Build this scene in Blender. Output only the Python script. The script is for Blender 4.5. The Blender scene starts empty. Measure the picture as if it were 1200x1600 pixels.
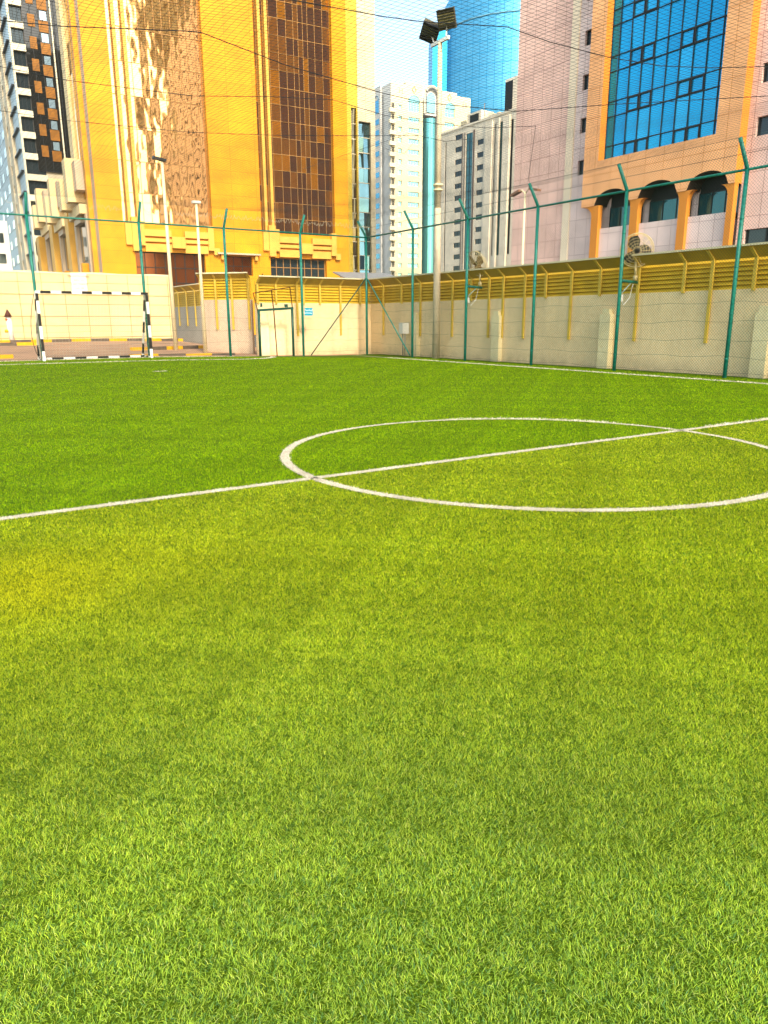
import bpy, math, random
import numpy as np
from mathutils import Vector, Matrix
random.seed(7); rng = np.random.default_rng(11)
S = bpy.context.scene; COL = S.collection; R_ = math.radians

# ------------------------------------------------------------------ camera
FPX, PIT, ROL, YAW, CH = 1153.72, R_(14.4995), R_(-0.226), R_(32.9915), 1.5575
fw = Vector((math.sin(YAW)*math.cos(PIT), math.cos(YAW)*math.cos(PIT), -math.sin(PIT)))
rt0 = Vector((math.cos(YAW), -math.sin(YAW), 0)); up0 = rt0.cross(fw)
rt = math.cos(ROL)*rt0 + math.sin(ROL)*up0; up = -math.sin(ROL)*rt0 + math.cos(ROL)*up0
cd = bpy.data.cameras.new('camera'); cam = bpy.data.objects.new('camera', cd); COL.objects.link(cam)
m = Matrix.Identity(4)
for i in range(3): m[i][0], m[i][1], m[i][2] = rt[i], up[i], -fw[i]
m.translation = (0, 0, CH); cam.matrix_world = m
cd.sensor_fit = 'VERTICAL'; cd.sensor_height = 36; cd.lens = 36*FPX/1600
cd.clip_start = 0.05; cd.clip_end = 5000; S.camera = cam
CAM = Vector((0, 0, CH))
# ------------------------------------------------------------------ world, sun, exposure
SUN_EL, SUN_HEAD = 37, 190            # degrees; heading clockwise from +Y
W = bpy.data.worlds.new('World'); S.world = W; W.use_nodes = True
wn = W.node_tree; sky = wn.nodes.new('ShaderNodeTexSky'); sky.sky_type = 'NISHITA'; sky.sun_disc = False
sky.sun_elevation = R_(SUN_EL); sky.sun_rotation = R_(SUN_HEAD); sky.air_density = 1.0; sky.dust_density = 1.6; sky.ozone_density = 0.6
tint = wn.nodes.new('ShaderNodeMix'); tint.data_type = 'RGBA'; tint.blend_type = 'MULTIPLY'; tint.inputs[0].default_value = 1
tint.inputs[7].default_value = (.985, .945, .79, 1)         # warm white-balance tint on the blue sky light
wn.links.new(sky.outputs[0], tint.inputs[6]); wn.links.new(tint.outputs[2], wn.nodes['Background'].inputs[0]); wn.nodes['Background'].inputs[1].default_value = 0.15
sl = bpy.data.lights.new('sun', 'SUN'); sl.energy = 1.4; sl.angle = R_(9); sl.color = (1, 0.90, 0.74)
so = bpy.data.objects.new('sun', sl); COL.objects.link(so)
sd = Vector((math.sin(R_(SUN_HEAD))*math.cos(R_(SUN_EL)), math.cos(R_(SUN_HEAD))*math.cos(R_(SUN_EL)), math.sin(R_(SUN_EL))))
so.rotation_euler = sd.to_track_quat('Z', 'Y').to_euler(); so.location = (0, -20, 40)
S.view_settings.view_transform = 'Standard'; S.view_settings.look = 'None'
S.view_settings.exposure = 1.8; S.view_settings.gamma = 1
S.render.engine = 'CYCLES'; S.cycles.use_denoising = True
try: S.cycles.denoiser = 'OPENIMAGEDENOISE'
except Exception: pass
S.cycles.max_bounces = 6; S.cycles.glossy_bounces = 4; S.cycles.caustics_reflective = False; S.cycles.caustics_refractive = False

# ------------------------------------------------------------------ helpers
def ray(x, y): return fw + (x-600)/FPX*rt - (y-800)/FPX*up
def atX(x, y, v): d = ray(x, y); return CAM + d*(v/d.x)
def atY(x, y, v): d = ray(x, y); return CAM + d*(v/d.y)
def atZ(x, y, v): d = ray(x, y); return CAM + d*((v-CH)/d.z)
def atD(x, y, v): d = ray(x, y); return CAM + d*v
def ss(a, b, v):
    t = np.clip((v-a)/(b-a), 0, 1); return t*t*(3-2*t)
def gz(x, y):
    return np.clip((17-x)/8, 0, 1)*.17*ss(20, 30, y) + np.clip((17-x)/3, 0, 1)*.42*ss(31, 44, y)
def ground(x, y):
    z = 0.0
    for _ in range(40): q = atZ(x, y, z); z = .5*z + .5*float(gz(q.x, q.y))
    return q
def hexc(h):
    h = h.lstrip('#'); c = [int(h[i:i+2], 16)/255 for i in (0, 2, 4)]
    return tuple(((v/12.92) if v <= .04045 else ((v+.055)/1.055)**2.4) for v in c) + (1,)
def A4(c): return tuple(c)+(1,) if len(c) == 3 else tuple(c)

class N:                                   # tiny node helper
    def __init__(s, name):
        s.m = bpy.data.materials.new(name); s.m.use_nodes = True; s.t = s.m.node_tree; s.b = s.t.nodes['Principled BSDF']
        s.b.inputs['Specular IOR Level'].default_value = .3
    def n(s, typ, **k):
        n = s.t.nodes.new(typ)
        for a, v in k.items():
            if hasattr(n, a): setattr(n, a, v)
        return n
    def l(s, a, b): s.t.links.new(a, b)
    def set(s, **k):
        for a, v in k.items(): s.b.inputs[a.replace('_', ' ')].default_value = v
        return s
    def coord(s, scale=None, swap=True):
        tc = s.n('ShaderNodeTexCoord'); o = tc.outputs['Object']
        if swap:
            sp = s.n('ShaderNodeSeparateXYZ'); s.l(o, sp.inputs[0]); cb = s.n('ShaderNodeCombineXYZ')
            ad = s.n('ShaderNodeMath', operation='ADD'); s.l(sp.outputs[0], ad.inputs[0]); s.l(sp.outputs[1], ad.inputs[1])
            s.l(ad.outputs[0], cb.inputs[0]); s.l(sp.outputs[2], cb.inputs[1]); o = cb.outputs[0]
        if scale:
            mp = s.n('ShaderNodeMapping'); mp.inputs['Scale'].default_value = scale; s.l(o, mp.inputs[0]); o = mp.outputs[0]
        return o
    def mix(s, fac, a, b, blend='MIX'):
        mx = s.n('ShaderNodeMix'); mx.data_type = 'RGBA'; mx.blend_type = blend
        for v, i in ((fac, 0), (a, 6), (b, 7)):
            if hasattr(v, 'is_output'): s.l(v, mx.inputs[i])
            else: mx.inputs[i].default_value = v if i == 0 else A4(v)
        return mx.outputs[2]
    def noise(s, scale, detail=4, rough=.6, vec=None, lo=.35, hi=.65):
        no = s.n('ShaderNodeTexNoise'); no.inputs['Scale'].default_value = scale; no.inputs['Detail'].default_value = detail
        no.inputs['Roughness'].default_value = rough
        s.l(vec if vec is not None else s.coord(swap=False), no.inputs['Vector'])
        r = s.n('ShaderNodeMapRange'); r.inputs[1].default_value = lo; r.inputs[2].default_value = hi; s.l(no.outputs[0], r.inputs[0])
        return r.outputs[0]
    def bump(s, h, strength=.3, dist=.02):
        b = s.n('ShaderNodeBump'); b.inputs['Strength'].default_value = strength; b.inputs['Distance'].default_value = dist
        s.l(h, b.inputs['Height']); s.l(b.outputs[0], s.b.inputs['Normal'])
    def col(s, o): s.l(o, s.b.inputs['Base Color'])

def plain(name, c, rough=.6, metal=0, var=.12, sc=3.0):
    k = N(name); k.set(Roughness=rough, Metallic=metal)
    c = A4(c); d = tuple(v*(1-2*var) for v in c[:3])+(1,)
    v = k.noise(sc, 5, .65); k.col(k.mix(v, d, c)); return k.m
def tile(name, c, joint, w, h, jw=.02, var=.06, rough=.55, off=(0, 0), grime=.12):
    k = N(name); k.set(Roughness=rough)
    vec = k.coord(); mp = k.n('ShaderNodeMapping'); mp.inputs['Location'].default_value = (off[0], off[1], 0); k.l(vec, mp.inputs[0])
    br = k.n('ShaderNodeTexBrick'); br.offset = 0; br.inputs['Scale'].default_value = 1
    br.inputs['Brick Width'].default_value = w; br.inputs['Row Height'].default_value = h; br.inputs['Mortar Size'].default_value = jw
    br.inputs['Mortar Smooth'].default_value = .1; br.inputs['Bias'].default_value = 0
    c = A4(c); br.inputs['Color1'].default_value = c; br.inputs['Color2'].default_value = tuple(v*(1-2*var) for v in c[:3])+(1,)
    br.inputs['Mortar'].default_value = A4(joint); k.l(mp.outputs[0], br.inputs['Vector'])
    g = k.noise(.35, 6, .7); o = k.mix(g, tuple([1-2*grime]*3), (1, 1, 1))
    k.col(k.mix(1.0, br.outputs[0], o, 'MULTIPLY')); return k.m
def glass(name, c, rough=.04, metal=.9, wav=0, wsc=.5, stretch=(1, 1, .25)):
    k = N(name); k.set(Roughness=rough, Metallic=metal); k.b.inputs['Base Color'].default_value = A4(c)
    k.b.inputs['Specular IOR Level'].default_value = .5
    if wav:
        tc = k.n('ShaderNodeTexCoord'); mp = k.n('ShaderNodeMapping'); mp.inputs['Scale'].default_value = stretch
        k.l(tc.outputs['Object'], mp.inputs[0]); h = k.noise(wsc, 2, .5, mp.outputs[0], 0, 1); k.bump(h, 1, wav)
    return k.m

class MB:
    def __init__(s): s.v = []; s.f = []; s.mi = []
    def face(s, pts, mi=0):
        i = len(s.v); s.v += [tuple(p) for p in pts]; s.f.append(tuple(range(i, i+len(pts)))); s.mi.append(mi); return s
    def box(s, x0, x1, y0, y1, z0, z1, mi=0, skip=''):
        i = len(s.v); s.v += [(x, y, z) for z in (z0, z1) for y in (y0, y1) for x in (x0, x1)]
        for k, f in (('b', (0, 2, 3, 1)), ('t', (4, 5, 7, 6)), ('f', (0, 1, 5, 4)), ('k', (2, 6, 7, 3)), ('l', (0, 4, 6, 2)), ('r', (1, 3, 7, 5))):
            if k not in skip: s.f.append(tuple(i+j for j in f)); s.mi.append(mi)
        return s
    def obox(s, c, ax, hx, hy, hz, mi=0):       # oriented box: ax = 3 unit vectors
        c = Vector(c); i = len(s.v)
        for z in (-1, 1):
            for y in (-1, 1):
                for x in (-1, 1): s.v.append(tuple(c + ax[0]*hx*x + ax[1]*hy*y + ax[2]*hz*z))
        for f in ((0, 2, 3, 1), (4, 5, 7, 6), (0, 1, 5, 4), (2, 6, 7, 3), (0, 4, 6, 2), (1, 3, 7, 5)): s.f.append(tuple(i+j for j in f)); s.mi.append(mi)
        return s
    def tube(s, pts, r, n=8, mi=0, cap=True, r1=None):
        P = [Vector(p) for p in pts]; k = len(P); b = len(s.v)
        for a in range(k):
            t = (P[min(a+1, k-1)]-P[max(a-1, 0)]).normalized()
            q = Vector((0, 0, 1)) if abs(t.z) < .9 else Vector((1, 0, 0))
            e = t.cross(q).normalized(); g = t.cross(e).normalized()
            rr = r if r1 is None else r+(r1-r)*a/(k-1)
            for j in range(n):
                w = 2*math.pi*j/n; s.v.append(tuple(P[a] + (e*math.cos(w)+g*math.sin(w))*rr))
        for a in range(k-1):
            for j in range(n):
                j2 = (j+1) % n; s.f.append((b+a*n+j, b+a*n+j2, b+(a+1)*n+j2, b+(a+1)*n+j)); s.mi.append(mi)
        if cap:
            s.f.append(tuple(b+j for j in range(n))[::-1]); s.mi.append(mi)
            s.f.append(tuple(b+(k-1)*n+j for j in range(n))); s.mi.append(mi)
        return s
    def build(s, name, mats, parent=None, smooth=False):
        me = bpy.data.meshes.new(name); me.from_pydata(s.v, [], s.f)
        if not isinstance(mats, (list, tuple)): mats = [mats]
        for q in mats: me.materials.append(q)
        me.polygons.foreach_set('material_index', s.mi)
        if smooth: me.polygons.foreach_set('use_smooth', [True]*len(s.f))
        me.update(); o = bpy.data.objects.new(name, me); COL.objects.link(o)
        if parent: o.parent = parent
        return o
def fast_mesh(name, V, F, mat, parent=None, col=None):      # F: list of (n,k) arrays
    me = bpy.data.meshes.new(name); V = np.asarray(V, np.float32)
    me.vertices.add(len(V)); me.vertices.foreach_set('co', V.ravel())
    L = np.concatenate([f.ravel() for f in F]); tot = np.concatenate([np.full(len(f), f.shape[1]) for f in F])
    st = np.concatenate([[0], np.cumsum(tot)[:-1]])
    me.loops.add(len(L)); me.loops.foreach_set('vertex_index', L.astype(np.int32))
    me.polygons.add(len(tot)); me.polygons.foreach_set('loop_start', st.astype(np.int32)); me.polygons.foreach_set('loop_total', tot.astype(np.int32))
    if col is not None:
        a = me.color_attributes.new('col', 'FLOAT_COLOR', 'POINT'); a.data.foreach_set('color', np.c_[col, np.ones(len(col))].astype(np.float32).ravel())
    me.materials.append(mat); me.update(calc_edges=True); me.validate()
    o = bpy.data.objects.new(name, me); COL.objects.link(o)
    if parent: o.parent = parent
    return o
def wires(A, B, r, n=3):                       # straight thin wires A->B as arrays (k,3)
    A = np.asarray(A, float); B = np.asarray(B, float); t = B-A; t /= np.linalg.norm(t, axis=1)[:, None]
    q = np.where(np.abs(t[:, 2:3]) < .9, [[0, 0, 1.]], [[1., 0, 0]]); e = np.cross(t, q); e /= np.linalg.norm(e, axis=1)[:, None]; g = np.cross(t, e)
    V = []; k = len(A)
    for P in (A, B):
        for j in range(n):
            w = 2*math.pi*j/n; V.append(P + r*(e*math.cos(w)+g*math.sin(w)))
    V = np.stack(V, 1).reshape(-1, 3); base = np.arange(k)*2*n; F = []
    for j in range(n): F.append(np.stack([base+j, base+(j+1) % n, base+n+(j+1) % n, base+n+j], 1))
    return V, F
def tag(o, label, cat, group=None, kind=None):
    if label: o['label'] = label
    if cat: o['category'] = cat
    if group: o['group'] = group
    if kind: o['kind'] = kind
    return o
def thing(name, loc, rotz, label, cat, group=None):
    o = bpy.data.objects.new(name, None); COL.objects.link(o); o.location = loc; o.rotation_euler = (0, 0, rotz); o.empty_display_size = .3
    return tag(o, label, cat, group)
def copy_tree(o, parent=None):
    c = o.copy(); COL.objects.link(c); c.parent = parent
    for ch in list(o.children): copy_tree(ch, c)
    return c
class Fac:                                     # local frame of a facade: x along it, y into the building, z up
    def __init__(s, p, head):
        a = R_(head); s.p = Vector((p[0], p[1], 0)); s.u = Vector((math.sin(a), math.cos(a), 0)); s.i = Vector((-math.cos(a), math.sin(a), 0)); s.rot = R_(90-head)
    def __call__(s, x, y, dep=0):              # pixel -> (s, z) on the plane at depth dep
        d = ray(x, y); o = s.p + s.i*dep; q = CAM + d*((o-CAM).dot(s.i)/d.dot(s.i)); return ((q-s.p).dot(s.u), q.z)
    def w(s, x, y, z): return s.p + s.u*x + s.i*y + Vector((0, 0, z))
def holed(mb, x0, x1, z0, z1, holes, dep=.3, y=0, mi=0, rmi=None):
    """front face at y with rectangular openings and reveals going dep inward"""
    rmi = mi if rmi is None else rmi
    xs = sorted({x0, x1, *[min(max(v, x0), x1) for h in holes for v in h[:2]]}); zs = sorted({z0, z1, *[min(max(v, z0), z1) for h in holes for v in h[2:4]]})
    for i in range(len(xs)-1):
        run = None
        for j in range(len(zs)-1):
            cx, cz = (xs[i]+xs[i+1])/2, (zs[j]+zs[j+1])/2
            hole = any(h[0] < cx < h[1] and h[2] < cz < h[3] for h in holes)
            if not hole and run is None: run = zs[j]
            if (hole or j == len(zs)-2) and run is not None:
                top = zs[j] if hole else zs[j+1]
                mb.face([(xs[i], y, run), (xs[i+1], y, run), (xs[i+1], y, top), (xs[i], y, top)], mi); run = None
    for a, b, c, d in [h[:4] for h in holes]:
        a, b, c, d = max(a, x0), min(b, x1), max(c, z0), min(d, z1); k = y+dep
        mb.face([(a, y, c), (a, y, d), (a, k, d), (a, k, c)], rmi); mb.face([(b, y, c), (b, k, c), (b, k, d), (b, y, d)], rmi)
        mb.face([(a, y, c), (a, k, c), (b, k, c), (b, y, c)], rmi); mb.face([(a, y, d), (b, y, d), (b, k, d), (a, k, d)], rmi)
    return mb
def window(parent, h, y, gm, fm, nx=2, nz=1, fw_=.06, name='window', label=None):
    """one window: frame with bars and panes set at depth y"""
    a, b, c, d = h[:4]; mb = MB()
    mb.box(a, a+fw_, y-.06, y+.02, c, d, 0); mb.box(b-fw_, b, y-.06, y+.02, c, d, 0)
    mb.box(a+fw_, b-fw_, y-.06, y+.02, c, c+fw_, 0); mb.box(a+fw_, b-fw_, y-.06, y+.02, d-fw_, d, 0)
    for i in range(1, nx): x = a+(b-a)*i/nx; mb.box(x-fw_/2, x+fw_/2, y-.05, y+.02, c+fw_, d-fw_, 0)
    for i in range(1, nz): z = c+(d-c)*i/nz; mb.box(a+fw_, b-fw_, y-.045, y+.02, z-fw_/2, z+fw_/2, 0)
    o = mb.build(name, [fm], parent); g = MB(); g.face([(a, y, c), (b, y, c), (b, y, d), (a, y, d)]); g.build('pane', [gm], o)
    if label: o['label'] = label
    return o
def curtain(mb, x0, x1, z0, z1, nx, nz, y, tilt=.004, mi=0, xs=None, zs=None):
    """glass panels, each a very slightly tilted quad as real panels are"""
    xs = xs or [x0+(x1-x0)*i/nx for i in range(nx+1)]; zs = zs or [z0+(z1-z0)*i/nz for i in range(nz+1)]
    for i in range(len(xs)-1):
        for j in range(len(zs)-1):
            a = random.gauss(0, tilt)*(xs[i+1]-xs[i]); b = random.gauss(0, tilt)*(zs[j+1]-zs[j])
            mb.face([(xs[i], y-a-b, zs[j]), (xs[i+1], y+a-b, zs[j]), (xs[i+1], y+a+b, zs[j+1]), (xs[i], y-a+b, zs[j+1])], mi)
def bars(mb, xs, zs, x0, x1, z0, z1, y, w=.06, d=.08, mi=0):
    for x in xs: mb.box(x-w/2, x+w/2, y-d, y-.012, z0, z1, mi)
    for z in zs: mb.box(x0, x1, y-d+.006, y-.014, z-w/2, z+w/2, mi)

def text(body, size, loc, rot, mat, name, parent=None, font=None, spacing=1):
    c = bpy.data.curves.new(name, 'FONT'); c.body = body; c.size = size; c.align_x = 'CENTER'; c.align_y = 'CENTER'; c.extrude = .002; c.space_line = spacing
    t = bpy.data.objects.new(name, c); COL.objects.link(t)
    bpy.context.view_layer.update(); dg = bpy.context.evaluated_depsgraph_get()
    me = bpy.data.meshes.new_from_object(t.evaluated_get(dg)); bpy.data.objects.remove(t)
    me.materials.clear(); me.materials.append(mat); o = bpy.data.objects.new(name, me); COL.objects.link(o)
    o.location = loc; o.rotation_euler = rot
    if parent: o.parent = parent
    return o

# ------------------------------------------------------------------ materials
M = {}
M['green'] = plain('green_paint', (.012, .20, .15), .42, 0, .25, 14)
M['greendark'] = plain('green_paint_dark', (.012, .07, .05), .45, 0, .2, 9)
M['wire'] = plain('coated_wire', (.035, .06, .045), .5, 0, .1)
M['cord'] = plain('net_cord', (.02, .025, .022), .7, 0, .1)
M['cable'] = plain('steel_cable', (.015, .016, .018), .5, 0, .1)
M['white'] = plain('white_paint', (.78, .76, .70), .5, 0, .05)
M['black'] = plain('black_paint', (.012, .012, .012), .45, 0, .1)
M['cream'] = plain('cream_paint', (.76, .66, .42), .6, 0, .05)
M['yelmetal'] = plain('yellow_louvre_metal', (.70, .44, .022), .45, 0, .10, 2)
M['yellow'] = plain('yellow_bracket_paint', (.70, .48, .06), .5, 0, .08)
M['kerbyel'] = plain('kerb_yellow', (.75, .42, .01), .7, 0, .15, 5)
M['kerbblk'] = plain('kerb_dark', (.16, .12, .09), .8, 0, .25, 5)
M['dark'] = plain('dark_void', (.012, .014, .016), .6, 0, .1)
M['fan'] = plain('fan_cream_metal', (.70, .56, .28), .45, 0, .08)
M['fandark'] = plain('fan_dark', (.03, .03, .03), .5, 0, .1)
M['signblue'] = plain('sign_blue', (.0, .26, .42), .4, 0, .05)
M['grey'] = plain('grey_metal', (.30, .30, .30), .5, .3, .1)
M['frame'] = plain('window_frame_dark', (.02, .022, .025), .4, .2, .05)
def wall_mat(name, c, joint=None):
    k = N(name); k.set(Roughness=.8); c = A4(c)
    g = k.noise(.5, 6, .7); f = k.noise(9, 4, .7)
    o = k.mix(g, tuple(v*.80 for v in c[:3]), c); o = k.mix(.12, o, k.mix(f, (.1, .09, .07), (1, .95, .85)), 'OVERLAY')
    sp = k.n('ShaderNodeSeparateXYZ'); tc = k.n('ShaderNodeTexCoord'); k.l(tc.outputs['Object'], sp.inputs[0])
    cb = k.n('ShaderNodeMapping'); cb.inputs['Scale'].default_value = (4, 4, .22); k.l(tc.outputs['Object'], cb.inputs[0])
    st = k.noise(1.2, 4, .6, cb.outputs[0], .52, .8); o = k.mix(st, o, tuple(v*.78 for v in c[:3]))
    sz = k.n('ShaderNodeMapRange'); sz.inputs[1].default_value = .45; sz.inputs[2].default_value = .02; k.l(sp.outputs[2], sz.inputs[0])
    d = k.n('ShaderNodeMath', operation='MULTIPLY'); k.l(sz.outputs[0], d.inputs[0]); k.l(k.noise(2.2, 6, .75, None, .3, .75), d.inputs[1])
    o = k.mix(d.outputs[0], o, tuple(v*.45 for v in c[:3]))
    cr = k.noise(.9, 8, .8, None, .66, .70); o = k.mix(cr, o, tuple(v*.7 for v in c[:3]))
    k.col(o); k.bump(f, .15, .01); return k.m
M['plaster'] = wall_mat('cream_plaster', (.93, .71, .41))
M['pier'] = wall_mat('pier_plaster', (.90, .77, .46))

# ------------------------------------------------------------------ the ground
def turf_mat(name, blades):
    k = N(name); k.set(Roughness=.75 if not blades else .55); k.b.inputs['Specular IOR Level'].default_value = .05
    if blades:
        a = k.n('ShaderNodeVertexColor'); a.layer_name = 'col'; k.col(a.outputs[0])
        tr = k.n('ShaderNodeBsdfTranslucent'); k.l(a.outputs[0], tr.inputs[0]); mx = k.n('ShaderNodeMixShader'); mx.inputs[0].default_value = .3
        out = k.t.nodes['Material Output']; k.l(k.b.outputs[0], mx.inputs[1]); k.l(tr.outputs[0], mx.inputs[2]); k.l(mx.outputs[0], out.inputs[0])
    else:
        f = k.noise(60, 6, .8); g = k.noise(.6, 4, .6)
        k.col(k.mix(g, k.mix(f, (.02, .045, .003), (.10, .18, .006)), k.mix(f, (.025, .05, .003), (.12, .19, .006)))); k.bump(f, .6, .02)
    return k.m
M['turf'] = turf_mat('turf_backing', False); M['blade'] = turf_mat('turf_fibre', True)
def grid_sheet(name, x0, x1, y0, y1, step, mat, dz=0, flat=False):
    xs = np.linspace(x0, x1, max(2, int((x1-x0)/step)+1)); ys = np.linspace(y0, y1, max(2, int((y1-y0)/step)+1))
    gx, gy = np.meshgrid(xs, ys); V = np.stack([gx, gy, (gz(gx, gy) if not flat else 0*gx)+dz], -1).reshape(-1, 3); n = len(xs)
    i, j = np.meshgrid(np.arange(len(xs)-1), np.arange(len(ys)-1)); a = (j*n+i).ravel()
    return fast_mesh(name, V, [np.stack([a, a+1, a+n+1, a+n], 1)], mat)
def paver_mat():
    k = N('pink_pavers'); k.set(Roughness=.85); tc = k.n('ShaderNodeTexCoord')
    br = k.n('ShaderNodeTexBrick'); br.inputs['Scale'].default_value = 5; k.l(tc.outputs['Object'], br.inputs[0])
    br.inputs['Color1'].default_value = (.50, .30, .18, 1); br.inputs['Color2'].default_value = (.42, .25, .15, 1); br.inputs['Mortar'].default_value = (.25, .16, .1, 1)
    g = k.noise(.6, 6, .7); k.col(k.mix(1, br.outputs[0], k.mix(g, (.75, .75, .75), (1.1, 1.05, 1)), 'MULTIPLY')); return k.m
def asphalt_mat():
    k = N('asphalt'); k.set(Roughness=.9); g = k.noise(.7, 6, .7); f = k.noise(40, 3, .7)
    k.col(k.mix(f, k.mix(g, (.045, .045, .045), (.09, .085, .08)), (.14, .13, .12))); return k.m
M['paver'] = paver_mat(); M['asphalt'] = asphalt_mat()
g0 = grid_sheet('ground', -1500, 1500, -1500, 1500, 500, M['asphalt'], -.03, True); tag(g0, 'dusty city ground around the pitch reaching to the horizon', 'ground', kind='structure')
pv = grid_sheet('pavement', -12, 19.0, 31.05, 70, .8, M['paver'], 0.0); tag(pv, 'pinkish paved parking ground beyond the goal fence', 'pavement', kind='structure')
rd = MB(); rx = [(11.6, 37.8), (16.2, 38.4), (16.6, 45.0), (14.2, 45.2), (12.0, 43.0)]
rd.face([(x, y, float(gz(x, y))+.008) for x, y in rx]); tag(rd.build('road', M['asphalt']), 'strip of grey asphalt by the far yellow wall', 'road', kind='structure')
tf = grid_sheet('artificial_turf', -14, 19.95, -12, 31.05, .8, M['turf'], 0.0); tag(tf, 'green artificial turf football pitch', 'pitch', kind='structure')

# ------------------------------------------------------------------ turf lines
HY, CX0, CY0, CR = 6.597, 6.43, 6.597, 3.0; XT = 18.15; LW = .05
PEN = [(-8, 28.9), (3.0, 28.55), (7.2, 28.3), (9.5, 28.1), (11.6, 28.1), (12.8, 28.6), (13.6, 29.6), (14.0, 30.75)]
def dist_poly(x, y, P):
    d = np.full(x.shape, 1e9)
    for (x0, y0), (x1, y1) in zip(P[:-1], P[1:]):
        t = np.clip(((x-x0)*(x1-x0)+(y-y0)*(y1-y0))/((x1-x0)**2+(y1-y0)**2), 0, 1); d = np.minimum(d, np.hypot(x-x0-t*(x1-x0), y-y0-t*(y1-y0)))
    return d
def line_dist(x, y):
    d = np.minimum(np.where((x > -14) & (x < XT), np.abs(y-HY), 9), np.abs(np.hypot(x-CX0, y-CY0)-CR))
    d = np.minimum(d, np.where(y < 30.75, np.abs(x-XT), 9)); d = np.minimum(d, dist_poly(x, y, PEN)); d = np.minimum(d, np.where((x < XT), np.abs(y-30.72), 9))
    d = np.minimum(d, np.where(np.abs(y-23.59) < .05, np.maximum(np.abs(x-6.94)-.1, 0), 9))
    return d
def strip(pts, w, name, label, closed=False):
    P = [Vector((a, b)) for a, b in pts]; mb = MB(); n = len(P); L = []
    for i in range(n):
        t = (P[(i+1) % n if closed else min(i+1, n-1)]-P[(i-1) % n if closed else max(i-1, 0)]).normalized(); q = Vector((-t.y, t.x))*w
        L.append((P[i]-q, P[i]+q))
    for i in range(n if closed else n-1):
        a, b = L[i], L[(i+1) % n]
        mb.face([(p.x, p.y, float(gz(p.x, p.y))+.006) for p in (a[0], b[0], b[1], a[1])])
    o = mb.build(name, M['linewhite']); return tag(o, label, 'pitch line', kind='structure')
M['linewhite'] = plain('line_turf_white', (.50, .45, .34), .8, 0, .2, 40)
dense = lambda a, b, n: [(a[0]+(b[0]-a[0])*i/n, a[1]+(b[1]-a[1])*i/n) for i in range(n+1)]
strip(dense((-13, HY), (XT, HY), 30), LW, 'halfway_line', 'white halfway line crossing the centre circle')
strip([(CX0+CR*math.cos(a*math.pi/64), CY0+CR*math.sin(a*math.pi/64)) for a in range(128)], LW, 'centre_circle', 'white centre circle on the turf', True)
strip(dense((XT, -10), (XT, 30.72), 40), LW, 'touchline', 'white touchline beside the right fence')
strip(dense((-8, 30.72), (XT, 30.72), 40), LW, 'goal_line', 'white goal line under the goal')
pp = []
for a, b in zip(PEN[:-1], PEN[1:]): pp += dense(a, b, 8)[:-1]
strip(pp+[PEN[-1]], LW, 'penalty_line', 'white curved penalty area line before the goal')
strip([(6.84, 23.59), (7.04, 23.59)], LW, 'penalty_spot', 'small white penalty mark')

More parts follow.
